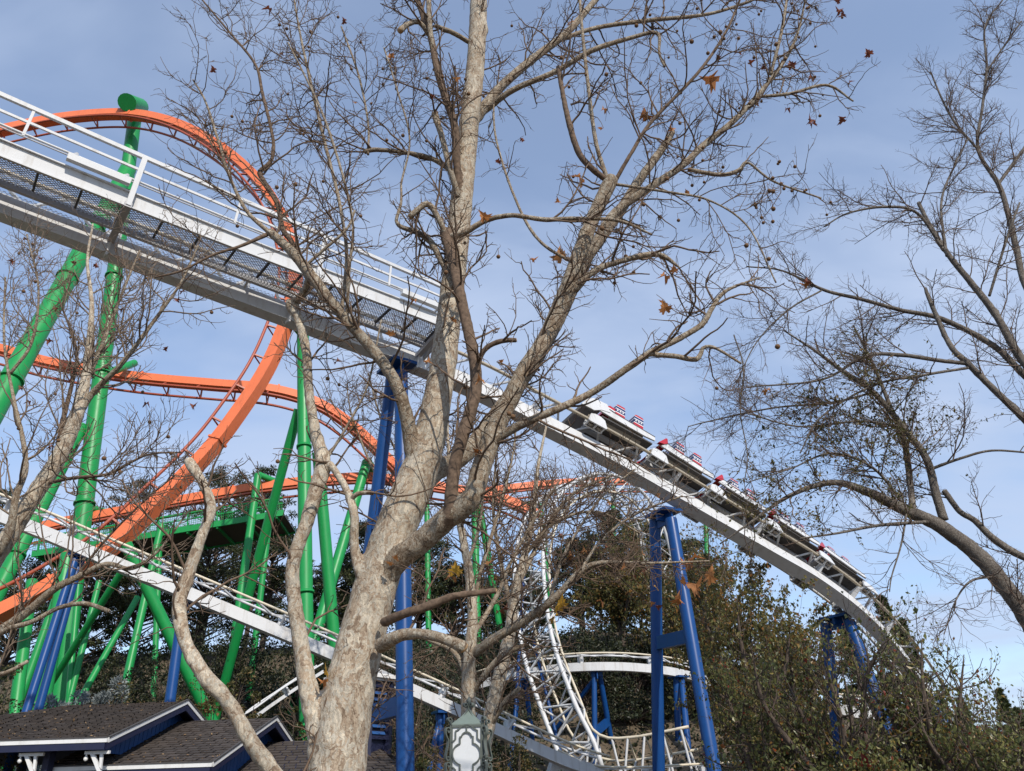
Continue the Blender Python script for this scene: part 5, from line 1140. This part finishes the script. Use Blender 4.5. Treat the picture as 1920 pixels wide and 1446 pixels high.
# ================================================================== smaller sycamores behind the lantern
y = 14.0
s1 = Tree('sycamore_tree', 'young sycamore rising straight behind the lantern with a low forked limb', 'tree', (P(878, 1480, y)[0], y, 0))
for sp, k, dn_ in [([(878, 1900, y, 36), (878, 1480, y, 32), (878, 1330, y, 28), (880, 1230, y, 24), (886, 1160, y, 19), (880, 1080, y, 17), (866, 1000, y, 14), (850, 930, y, 10), (842, 860, y, 7), (838, 780, y, 4)], 14, 0.7),
    ([(884, 1228, y, 18), (936, 1192, y - .3, 17), (990, 1160, y - .5, 16), (1040, 1122, y - .7, 14), (1088, 1072, y - .8, 12), (1130, 1055, y - .9, 8), (1222, 1056, y - 1, 5), (1330, 1052, y - 1, 3)], 12, 1.3),
    ([(884, 1300, y, 11), (926, 1244, y - .2, 11), (960, 1218, y - .3, 10), (992, 1208, y - .3, 6)], 10, 0.9),
    ([(872, 1262, y, 9), (850, 1222, y + .2, 9), (800, 1198, y + .3, 8)], 8, 0.6),
    ([(884, 1150, y, 9), (905, 1060, y + .3, 8), (935, 960, y + .4, 6), (960, 860, y + .4, 4), (968, 800, y + .4, 3)], 8, 1.2),
    ([(888, 1190, y, 10), (930, 1120, y + .3, 9), (960, 1050, y + .5, 7), (1010, 960, y + .6, 5), (1050, 900, y + .6, 3)], 8, 1.2),
    ([(876, 1060, y, 7), (900, 980, y, 6), (905, 900, y, 4), (890, 830, y, 3)], 8, 1.0),
    ([(1030, 1130, y - .7, 8), (1050, 1060, y - .5, 7), (1080, 1000, y - .4, 5), (1130, 930, y - .3, 4), (1190, 880, y - .3, 3)], 8, 1.5),
    ([(1085, 1075, y - .8, 6), (1130, 1010, y - .6, 5), (1200, 960, y - .5, 4), (1280, 930, y - .5, 3)], 8, 1.5)]:
    s1.limb('trunk' if k == 14 else 'limb', sp, M_BARK if k == 14 else M_BARK_LIMB, k=k, dens=dn_)
s1.twigs(M_TWIG, 200, 1100, 1900, (0.5, 1.5), (0.25, 0.9), (0.1, 0.35), r1=(0.009, 0.016), r2=0.008, r3=0.0065, up=0.05)
for s_ in [(1045, 1150, 40, 'y'), (1035, 1160, 30, 'y'), (835, 1085, 30, 'y'), (840, 1095, 24, 'o'), (1295, 1055, 34, 'o'), (1310, 1060, 30, 'o'), (1300, 1105, 36, 'o'), (1320, 1112, 40, 'o'), (1285, 1120, 26, 'o'), (1275, 1195, 26, 'o'), (1240, 1118, 16, 'y'), (1095, 1040, 20, 'o'), (1110, 1035, 18, 'o'), (1062, 1050, 18, 'o'), (1085, 1070, 16, 'o'), (1140, 1120, 18, 'o'), (1165, 1075, 20, 'o'), (950, 1160, 20, 'd'), (945, 1150, 16, 'd'), (905, 1055, 18, 'o'), (908, 1072, 18, 'o'), (870, 970, 18, 'o'), (1170, 1112, 16, 'o'), (1235, 1140, 14, 'o'), (1232, 1160, 16, 'd'), (925, 1085, 14, 'o')]:
    s1.hang_leaf(*s_)
y = 17.0
s2 = Tree('sycamore_tree', 'pale leaning sycamore between the lantern and the white loop', 'tree', (P(900, 1480, y)[0], y, 0))
for sp, k, dn_ in [([(870, 1900, y, 30), (896, 1480, y, 27), (912, 1380, y, 27), (936, 1270, y, 26), (955, 1190, y, 23), (966, 1110, y, 18), (984, 1040, y, 14), (1000, 960, y, 10), (1008, 880, y, 7), (1024, 800, y, 4)], 14, 0.9),
    ([(912, 1370, y, 12), (945, 1320, y - .2, 12), (975, 1290, y - .3, 9)], 8, 0.3),
    ([(960, 1150, y, 10), (940, 1060, y, 9), (925, 960, y, 6), (930, 860, y, 4)], 8, 1.2),
    ([(970, 1100, y, 9), (1020, 1000, y + .3, 8), (1070, 930, y + .4, 6), (1150, 890, y + .4, 4)], 8, 1.3),
    ([(985, 1040, y, 8), (1040, 980, y, 6), (1120, 960, y, 5), (1200, 1000, y, 3)], 8, 1.3)]:
    s2.limb('trunk' if k == 14 else 'limb', sp, M_BARK if k == 14 else M_BARK_LIMB, k=k, dens=dn_)
s2.twigs(M_TWIG, 120, 650, 1100, (0.6, 1.8), (0.3, 1.0), (0.12, 0.4), r1=(0.011, 0.018), r2=0.009, r3=0.0075, up=0.08)
for i in range(22): s2.hang_leaf(random.uniform(930, 1250), random.uniform(900, 1120), random.uniform(9, 14), 'd' if i % 2 else 'o')
# thin crowns behind the blue legs
y = 24.0
s3 = Tree('sycamore_tree', 'slim bare tree whose fine crown shows behind the upper blue legs', 'tree', (P(740, 1480, y)[0], y, 0))
for sp, k, dn_ in [([(760, 1700, y, 18), (760, 1480, y, 16), (758, 1200, y, 13), (770, 1000, y, 10), (780, 880, y, 7), (770, 780, y, 4)], 12, 0.9),
    ([(768, 1000, y, 6), (700, 880, y, 5), (660, 780, y, 3), (650, 720, y, 2)], 8, 1.4), ([(772, 960, y, 6), (840, 860, y, 5), (900, 780, y, 3)], 8, 1.3), ([(775, 900, y, 5), (720, 800, y, 4), (690, 700, y, 2)], 8, 1.4), ([(776, 900, y, 5), (810, 800, y, 4), (830, 710, y, 2)], 8, 1.4)]:
    s3.limb('trunk' if k == 12 else 'limb', sp, M_BARK_LIMB, k=k, dens=dn_)
s3.twigs(M_TWIG, 160, 1000, 1700, (0.6, 2.0), (0.3, 1.1), (0.15, 0.45), r1=(0.012, 0.018), r2=0.010, r3=0.0085, up=0.1)

# ================================================================== elm at the right
y = 8.5
el = Tree('elm_tree', 'bare grey elm reaching in from the right edge with fine twigs', 'tree', (P(2100, 1480, y)[0], y, 0))
for i, (sp, dn_) in enumerate([
    ([(2330, 2100, y, 48), (2060, 1400, y, 44), (1985, 1260, y, 41), (1920, 1150, y, 38), (1888, 1105, y, 37), (1852, 1060, y, 36), (1812, 1022, y, 33), (1750, 980, y, 29), (1693, 955, y, 25), (1625, 922, y - .2, 19), (1560, 905, y - .3, 13), (1480, 930, y - .4, 9), (1400, 985, y - .5, 5), (1350, 1020, y - .5, 3)], 0.8),
    ([(1960, 1060, y, 16), (1905, 1038, y, 16), (1860, 1008, y, 15), (1826, 975, y, 13), (1800, 960, y, 12), (1770, 920, y, 12)], 0.6),
    ([(1770, 975, y, 19), (1756, 930, y, 18), (1738, 862, y, 16), (1702, 812, y, 14), (1640, 738, y, 12), (1582, 697, y, 10), (1527, 657, y, 6), (1470, 620, y, 3)], 1.0),
    ([(1712, 960, y, 14), (1706, 900, y + .2, 13), (1696, 830, y + .2, 13), (1680, 790, y + .2, 10), (1640, 690, y + .3, 7), (1600, 610, y + .3, 4)], 0.9),
    ([(2010, 880, y - .3, 18), (1920, 785, y - .3, 16), (1863, 730, y - .3, 14), (1813, 680, y - .3, 14), (1780, 645, y - .3, 11), (1742, 560, y - .3, 9), (1735, 540, y - .3, 6)], 0.8),
    ([(1815, 682, y - .3, 9), (1760, 676, y - .3, 9), (1690, 666, y - .3, 9), (1622, 668, y - .4, 7), (1540, 712, y - .5, 5), (1400, 726, y - .6, 3)], 1.2),
    ([(1815, 690, y - .3, 6), (1740, 702, y - .4, 6), (1640, 722, y - .5, 5), (1540, 782, y - .5, 4), (1500, 850, y - .5, 3)], 1.2),
    ([(2040, 800, y + .2, 16), (1930, 712, y + .2, 15), (1862, 648, y + .2, 13), (1765, 598, y + .2, 11), (1690, 582, y + .2, 9), (1610, 560, y + .2, 8), (1545, 544, y + .2, 7), (1467, 508, y + .2, 4), (1400, 500, y + .2, 3)], 1.2),
    ([(1990, 760, y, 19), (1915, 673, y, 17), (1867, 590, y, 15), (1815, 523, y, 13), (1780, 480, y, 11), (1742, 420, y, 9), (1722, 380, y, 8)], 0.9),
    ([(1990, 640, y + .3, 14), (1925, 540, y + .3, 13), (1906, 467, y + .3, 13), (1890, 400, y + .3, 11), (1873, 347, y + .3, 10), (1834, 280, y + .3, 7), (1842, 200, y + .3, 6), (1850, 127, y + .3, 5), (1847, 50, y + .3, 4), (1880, 0, y + .3, 3)], 1.3),
    ([(1835, 282, y + .3, 5), (1792, 232, y + .3, 4.5), (1768, 190, y + .3, 4), (1745, 135, y + .3, 3)], 1.6),
    ([(1872, 345, y + .3, 7), (1912, 290, y + .4, 7), (1940, 250, y + .4, 6)], 1.2),
    ([(1846, 140, y + .3, 4), (1880, 90, y + .2, 3.5), (1915, 40, y + .1, 3)], 1.4),
    ([(1770, 470, y, 7), (1720, 400, y - .1, 6), (1660, 388, y - .2, 6), (1590, 400, y - .3, 4), (1545, 425, y - .3, 3)], 1.6),
    ([(1775, 480, y, 6), (1765, 380, y + .1, 5), (1790, 310, y + .2, 4), (1815, 260, y + .2, 3)], 1.4),
    ([(1855, 555, y, 6), (1890, 440, y - .2, 5), (1912, 380, y - .3, 4)], 1.2),
    ([(1750, 978, y, 8), (1650, 985, y - .3, 7), (1570, 1000, y - .4, 5), (1500, 1010, y - .5, 3)], 1.2),
    ([(1700, 955, y, 7), (1640, 880, y - .2, 6), (1560, 850, y - .3, 5), (1480, 880, y - .4, 3), (1400, 905, y - .4, 2.5)], 1.4),
    ([(1690, 800, y, 6), (1610, 790, y - .3, 5), (1500, 800, y - .4, 4), (1400, 775, y - .5, 3)], 1.4),
    ([(1640, 735, y, 5), (1560, 755, y - .2, 5), (1450, 765, y - .3, 4), (1330, 790, y - .4, 3), (1290, 800, y - .4, 2)], 1.4),
    ([(1745, 880, y, 7), (1800, 860, y - .2, 6), (1860, 845, y - .3, 5), (1940, 850, y - .3, 4)], 1.0),
    ([(1700, 960, y, 5), (1690, 1020, y - .3, 4), (1672, 1080, y - .4, 3), (1668, 1110, y - .4, 2)], 0.9),
    ([(1870, 1080, y, 6), (1820, 1090, y - .2, 5), (1790, 1130, y - .2, 3), (1770, 1190, y - .2, 2)], 1.2),
    ([(1540, 545, y + .2, 4), (1480, 580, y + .1, 4), (1420, 640, y, 3), (1380, 720, y, 2)], 1.6),
    ([(1376, 628, y - .5, 3), (1394, 690, y - .5, 3), (1388, 770, y - .5, 2.8), (1401, 850, y - .5, 2.4), (1396, 905, y - .5, 2)], 0.8)]):
    el.limb('trunk' if i == 0 else 'limb', [(a_, b_, c_, w_ * 0.86) for a_, b_, c_, w_ in sp], M_ELM, k=14 if i == 0 else 9, dens=dn_, amp=0.04)
lv = el.twigs(M_ELM_TWIG, 460, 3900, 9500, (0.30, 1.10), (0.15, 0.55), (0.06, 0.20), r1=(0.005, 0.009), r2=0.0032, r3=0.0022, wander=0.17, up=0.045, ang=(25, 65))
pick = project(lv[1][0][:, -1]); dd = np.sqrt(((pick - np.array([1650, 800])) ** 2).sum(1)); dd2 = np.sqrt(((pick - np.array([1480, 930])) ** 2).sum(1))
sel = np.where((dd < 120 + 60 * rng.normal(size=len(dd))) | (dd2 < 60 + 50 * rng.normal(size=len(dd))) | (np.sqrt(((pick - np.array([1400, 965])) ** 2).sum(1)) < 70 + 30 * rng.normal(size=len(dd))))[0]
C_ = np.repeat(lv[1][0][sel][:, 2:].reshape(-1, 3), 2, 0); C_ = C_ + rng.normal(size=C_.shape) * 0.02
V, F = diamonds(C_, 0.034, 0.5); obj('leaves', np_mesh('leaves', V, F, M_ELM_LEAF), el.t, kind='stuff')

# ================================================================== pear trees, lower right
def pear(label, base, h, rad, n, mat, lean=(0, 0), leaf=0.062, sparse=1.0, bare=0.0):
    b = np.array(base, float); b[2] = float(ground_z(b[0], b[1]))
    t = thing('pear_tree', label, 'tree', b)
    stems = []
    for i in range(7):
        a = i * 2.4 + random.uniform(-.3, .3); sp = rad * random.uniform(0.3, 0.85) * (0.25 if i == 0 else 1)
        top = b + np.array([math.cos(a) * sp + lean[0], math.sin(a) * sp * 0.8 + lean[1], h * random.uniform(0.72, 0.98)])
        mid = b + np.array([math.cos(a) * sp * 0.3, math.sin(a) * sp * 0.3, h * 0.42])
        c = np.array([np.append(b - np.array([0, 0, 0.1]), h * 0.026), np.append(b + np.array([0, 0, h * 0.18]), h * 0.022), np.append(mid, h * 0.014), np.append(mid * 0.4 + top * 0.6 + rng.normal(size=3) * 0.1, h * 0.008), np.append(top, 0.006)])
        q = catmull(c, 0.1); stems.append(resample(q, n=24)); obj('trunk' if i == 0 else 'branch', limb_mesh('branch', q, M_PEAR_BARK, 8, 0.05), t)
    S = np.stack(stems)
    a = spawn(S[..., :3], S[..., 3], int(150 * sparse), 0.22, 1.0, 30, 80, 0.5 * rad, 1.15 * rad, 0.5, 0.007, 0.016, nseg=7, wander=0.16, up=0.10, short=0.4)
    c = spawn(*a, int(1200 * sparse), 0.15, 1.0, 25, 75, 0.18 * rad, 0.50 * rad, 0.6, 0.003, 0.0045, nseg=5, wander=0.2, up=0.08)
    V, F = joinVF([many_tubes(*a, 5), many_tubes(*c, 3)]); obj('twigs', np_mesh('twigs', V, F, M_PEAR_BARK, True), t, kind='stuff')
    m = c[0].reshape(-1, 3); w = np.ones(len(m))
    if bare > 0: w[(m[:, 2] - b[2]) / h > 1 - bare] = 0.25
    C = m[rng.choice(len(m), n, p=w / w.sum())] + rng.normal(size=(n, 3)) * 0.045
    d = np.tile(np.array([[0, 0, -0.6]]), (n, 1)); V, F = diamonds(C, leaf, 0.62, 0.35, d)
    obj('foliage', np_mesh('foliage', V, F, mat), t, kind='stuff')
    return t
def at_ground(px, Y):
    p = P(px, 1440, Y); return (p[0], Y, 0)
def h_to(px, py, Y):
    p = P(px, py, Y); return p[2] - float(ground_z(p[0], p[1]))
pear('dense pear tree with green and amber leaves just behind the tall blue legs', at_ground(1430, 29), h_to(1425, 1060, 29), 3.0, 14000, M_PEAR_RED, leaf=0.125)
pear('pear tree right of the blue legs with a dark forked trunk', at_ground(1580, 12.5), h_to(1575, 1160, 12.5), 1.45, 9500, M_PEAR, leaf=0.062, bare=0.45)
pear('olive pear tree below the foot of the white drop', at_ground(1735, 13.5), h_to(1700, 1180, 13.5), 1.35, 7500, M_PEAR, leaf=0.06, sparse=0.9, bare=0.25)
pear('low loose pear tree in the bottom right corner', at_ground(1870, 12.0), h_to(1855, 1290, 12.0), 1.15, 7500, M_PEAR, leaf=0.055, sparse=0.8, bare=0.2)
pear('pear tree low in front of the blue legs at the bottom edge', at_ground(1440, 13.0), h_to(1440, 1225, 13.0), 1.2, 6000, M_PEAR, leaf=0.055, sparse=0.7)
pear('brown twiggy tree beyond the white loop, left of the tall blue legs', at_ground(1190, 57), h_to(1190, 1040, 57), 4.6, 14000, M_PEAR_RED, leaf=0.20, sparse=1.2, bare=0.3)
pear('tall brown-green tree behind the train and the blue legs', at_ground(1335, 50), h_to(1335, 1010, 50), 4.4, 15000, M_PEAR_RED, leaf=0.18, sparse=1.2, bare=0.2)
pear('amber tree filling the gap under the falling white track', at_ground(1510, 37), h_to(1505, 1120, 37), 3.0, 11000, M_PEAR_RED, leaf=0.15, sparse=1.0)
pear('rounded olive tree beyond the end of the white track', at_ground(1800, 30), h_to(1790, 1330, 30), 2.6, 9000, M_PEAR, leaf=0.11, sparse=0.7)

# ================================================================== hillside shrubs and conifers
def shrub_meshes(mat, r, h, n, leaf, spiky=False):
    clumps = 70
    k = rng.normal(size=(clumps, 3)); k[:, 2] = abs(k[:, 2]); k = nrm(k) * rng.uniform(0.45, 0.95, (clumps, 1)); k[:, 2] = np.maximum(k[:, 2], 0.06)
    k = k * np.array([r, r, h]); sz = rng.uniform(0.13, 0.30, clumps) * min(r, h) ** 0.8; i = rng.integers(0, clumps, n)
    d = nrm(rng.normal(size=(n, 3)) + np.array([0, 0, 0.15])); C = k[i] + d * (sz[i] * rng.uniform(0.3, 1.0, n) ** 0.5)[:, None]; C[:, 2] = np.maximum(C[:, 2], 0.02)
    V, F = diamonds(C, leaf, 0.16 if spiky else 0.6, 0.3, d if spiky else d * 0.6)
    p0 = rng.normal(size=(clumps, 3)) * np.array([0.05, 0.05, 0]) * r; p0[:, 2] = -0.15
    pts = np.stack([p0, p0 * 0.6 + k * 0.35 + np.array([0, 0, 0.10 * h]), k * 0.75 + np.array([0, 0, 0.05 * h]), k], 1)
    V1, F1 = many_tubes(pts, np.tile(np.array([[0.05, 0.035, 0.022, 0.010]]), (clumps, 1)), 4)
    return np_mesh('foliage', V, F, mat), np_mesh('stems', V1, F1, M_PEAR_BARK, True)
SHRUB_MAT = {'green': M_SHRUB, 'olive': M_SHRUB_OLIVE, 'dark': M_SHRUB_DARK, 'silver': M_SHRUB_GREY}
def shrub(label, px, py, Y, wpx, kind, tall=1.0):
    """px,py: where the top of the shrub shows"""
    top = P(px, py, Y); g0 = float(ground_z(top[0], top[1])); r = wpx / 2 * depth(top) / FPX; h = max(0.6, top[2] - g0) * tall
    base = (top[0], top[1], g0); t = thing('shrub', label, 'shrub', base, 'shrubs on the hillside')
    leaf = 4.6 * depth(top) / FPX * (2.2 if kind == 'silver' else 1.0)
    fol, st = shrub_meshes(SHRUB_MAT[kind], r, h, int(5200 + 1100 * min(4, h / r)), leaf, kind == 'silver')
    M = Matrix.Translation(base); obj('foliage', fol, t, M, kind='stuff'); obj('stems', st, t, M)
for s_ in [('olive shrub against the left edge, behind the leaning blue legs', 20, 1205, 33, 190, 'green'), ('tall green shrub at the far left below the orange rail', -40, 1150, 36, 220, 'green'),
    ('silvery shrub between the green legs and the shingle roof', 150, 1235, 32, 150, 'silver'), ('second silvery shrub, just right above the roof ridge', 215, 1215, 36, 110, 'silver'),
    ('broad olive shrub right behind the left roof ridge', 260, 1215, 33, 200, 'olive'), ('rounded olive shrub left of the pale curved stem', 330, 1230, 34, 170, 'olive'), ('amber-green shrub right of the pale curved stem', 430, 1195, 37, 180, 'olive'),
    ('olive shrub under the short white hillside track', 470, 1265, 35, 150, 'olive'), ('ivy shrub climbing the foot of the straight green column', 560, 1300, 38, 85, 'green'), ('low shrub at the foot of the paired green columns', 610, 1330, 37, 110, 'green'),
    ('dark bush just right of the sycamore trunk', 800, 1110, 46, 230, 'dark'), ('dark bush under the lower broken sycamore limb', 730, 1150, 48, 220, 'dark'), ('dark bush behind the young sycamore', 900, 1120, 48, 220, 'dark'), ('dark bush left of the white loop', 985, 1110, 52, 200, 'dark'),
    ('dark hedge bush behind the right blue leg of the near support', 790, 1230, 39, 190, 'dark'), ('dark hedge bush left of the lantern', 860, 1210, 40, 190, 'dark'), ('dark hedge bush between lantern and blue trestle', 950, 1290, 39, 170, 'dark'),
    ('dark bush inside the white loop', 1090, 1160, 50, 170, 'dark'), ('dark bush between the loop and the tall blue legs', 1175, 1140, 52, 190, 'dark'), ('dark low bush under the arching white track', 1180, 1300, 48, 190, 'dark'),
    ('green shrub covering the sloping track left of the lantern', 790, 1330, 27, 150, 'green'), ('green shrub filling the corner below the sloping track', 770, 1385, 25, 130, 'green'), ('brown-green shrub right of the lantern', 970, 1352, 24, 150, 'olive'), ('green shrub at the foot of the loop', 1020, 1395, 26, 130, 'green'),
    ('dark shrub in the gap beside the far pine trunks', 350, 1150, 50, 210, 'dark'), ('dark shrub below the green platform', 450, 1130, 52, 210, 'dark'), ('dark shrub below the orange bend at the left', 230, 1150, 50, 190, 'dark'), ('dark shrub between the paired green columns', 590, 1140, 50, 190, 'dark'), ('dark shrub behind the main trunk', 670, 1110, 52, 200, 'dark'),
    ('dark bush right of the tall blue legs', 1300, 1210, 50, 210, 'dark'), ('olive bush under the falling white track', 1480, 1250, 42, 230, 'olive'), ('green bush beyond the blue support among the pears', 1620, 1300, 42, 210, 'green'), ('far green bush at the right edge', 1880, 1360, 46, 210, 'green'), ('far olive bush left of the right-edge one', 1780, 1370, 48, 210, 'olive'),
    ('olive bush showing below the open eave at the far left', 130, 1395, 25, 210, 'olive'), ('green bush below the eave at the left edge', 30, 1400, 26, 170, 'green')]:
    shrub(*s_)
def pine_meshes(mat, r, h, cone):
    clumps = 120 if cone else 95; per = 100
    if cone:
        z = rng.uniform(0.02, 1.0, clumps) ** 0.8; rr = (1 - z) * 0.95 + 0.05; a = rng.uniform(0, 6.283, clumps); f = np.sqrt(rng.uniform(0.25, 1, clumps))
    else:
        z = rng.uniform(0.22, 1.0, clumps); rr = np.sqrt(np.clip(1 - ((z - 0.52) / 0.50) ** 2, 0.05, 1)); a = rng.uniform(0, 6.283, clumps); f = rng.uniform(0.3, 1, clumps) ** 0.6
    k = np.stack([np.cos(a) * rr * f * r, np.sin(a) * rr * f * r, z * h], -1); s = (0.20 if cone else 0.25) * r
    n = clumps * per; i = np.repeat(np.arange(clumps), per); d = nrm(rng.normal(size=(n, 3)) + np.array([0, 0, 0.3]))
    C = k[i] + d * np.array([1, 1, 0.55]) * (s * rng.uniform(0.2, 1.0, n))[:, None]
    V, F = diamonds(C, 0.34, 0.26, 0.2, d)
    ax = np.stack([np.zeros(clumps), np.zeros(clumps), np.maximum(0.05, k[:, 2] - 0.35 * r)], -1)
    pts = np.stack([ax, ax * 0.5 + k * 0.5 + np.array([0, 0, -0.02]), k], 1)
    V1 = many_tubes(pts, np.tile(np.array([[0.09, 0.06, 0.025]]), (clumps, 1)), 4)
    tk = np.array([[[0, 0, -0.3], [0.1, 0.05, 0.3 * h], [-0.05, 0.1, 0.65 * h], [0, 0, 0.97 * h]]]); V2 = many_tubes(tk, np.array([[0.28, 0.22, 0.15, 0.04]]), 8)
    V3, F3 = joinVF([V1, V2]); return np_mesh('crown', V, F, mat), np_mesh('trunk', V3, F3, M_PEAR_BARK, True)
PINES, CONES = (M_PINE, False), (M_CYPRESS, True)
def conifer(label, px, py, Y, wpx, kind, name='pine_tree'):
    top = P(px, py, Y); g0 = float(ground_z(top[0], top[1])); r = wpx / 2 * depth(top) / FPX; h = top[2] - g0
    base = (top[0], top[1], g0); t = thing(name, label, 'tree', base, 'conifers on the hill')
    fol, tk = pine_meshes(kind[0], r, h, kind[1]); M = Matrix.Translation(base)
    obj('crown', fol, t, M, kind='stuff'); obj('trunk', tk, t, M)
for s_ in [('broad pine behind the foot of the orange arc', 280, 900, 78, 150, PINES), ('twin-topped pine left of the hooked green post', 430, 885, 74, 130, PINES), ('pine just right behind the hooked green post', 505, 878, 76, 120, PINES), ('dark pine at the left edge above the sloping track', 15, 915, 80, 110, PINES),
    ('pine under the right end of the green platform', 520, 985, 66, 150, PINES), ('pine under the middle of the green platform', 400, 1000, 66, 190, PINES), ('pine behind the green posts left of the curved stem', 290, 1010, 64, 170, PINES), ('pine low behind the two left raking legs', 190, 1060, 62, 150, PINES), ('pine behind the leaning blue twin tubes', 60, 1060, 66, 170, PINES),
    ('pine behind the leaning green post near the blue legs', 705, 985, 64, 170, PINES), ('pine behind the main sycamore trunk', 790, 1010, 66, 160, PINES), ('pine left of the green twin posts', 850, 1060, 64, 140, PINES), ('pine under the orange bend left of the loop', 960, 1075, 64, 150, PINES), ('pine beside the straight green column', 630, 1060, 66, 120, PINES)]:
    conifer(*s_)
for s_ in [('tall dark conifer inside the white loop', 1140, 965, 66, 130, PINES), ('second dark conifer, right within the white loop', 1210, 975, 64, 130, PINES), ('conifer at the left inside the loop', 1080, 1015, 66, 110, PINES), ('green conifer under the falling white track', 1585, 1165, 58, 120, CONES), ('narrow conifer right behind the end of the train', 1650, 1120, 60, 95, CONES), ('short conifer right of the narrow one', 1690, 1165, 62, 70, CONES), ('distant conifer at the right edge', 1872, 1292, 95, 60, CONES), ('distant low conifer near the right edge', 1905, 1330, 95, 60, CONES), ('distant conifer left of the right edge', 1800, 1310, 100, 60, CONES), ('conifer behind the tall blue legs', 1285, 1020, 64, 140, PINES), ('conifer behind the pear trees', 1480, 1200, 60, 120, PINES)]:
    conifer(*s_, name='conifer_tree')
# ivy and leaf litter over the slope
n = 60000
gx_ = rng.uniform(-45, 40, n); gy_ = rng.uniform(29, 72, n); C = np.stack([gx_, gy_, ground_z(gx_, gy_) + rng.uniform(0.02, 0.55, n)], -1)
V, F = diamonds(C, 0.24, 0.6, 0.3)
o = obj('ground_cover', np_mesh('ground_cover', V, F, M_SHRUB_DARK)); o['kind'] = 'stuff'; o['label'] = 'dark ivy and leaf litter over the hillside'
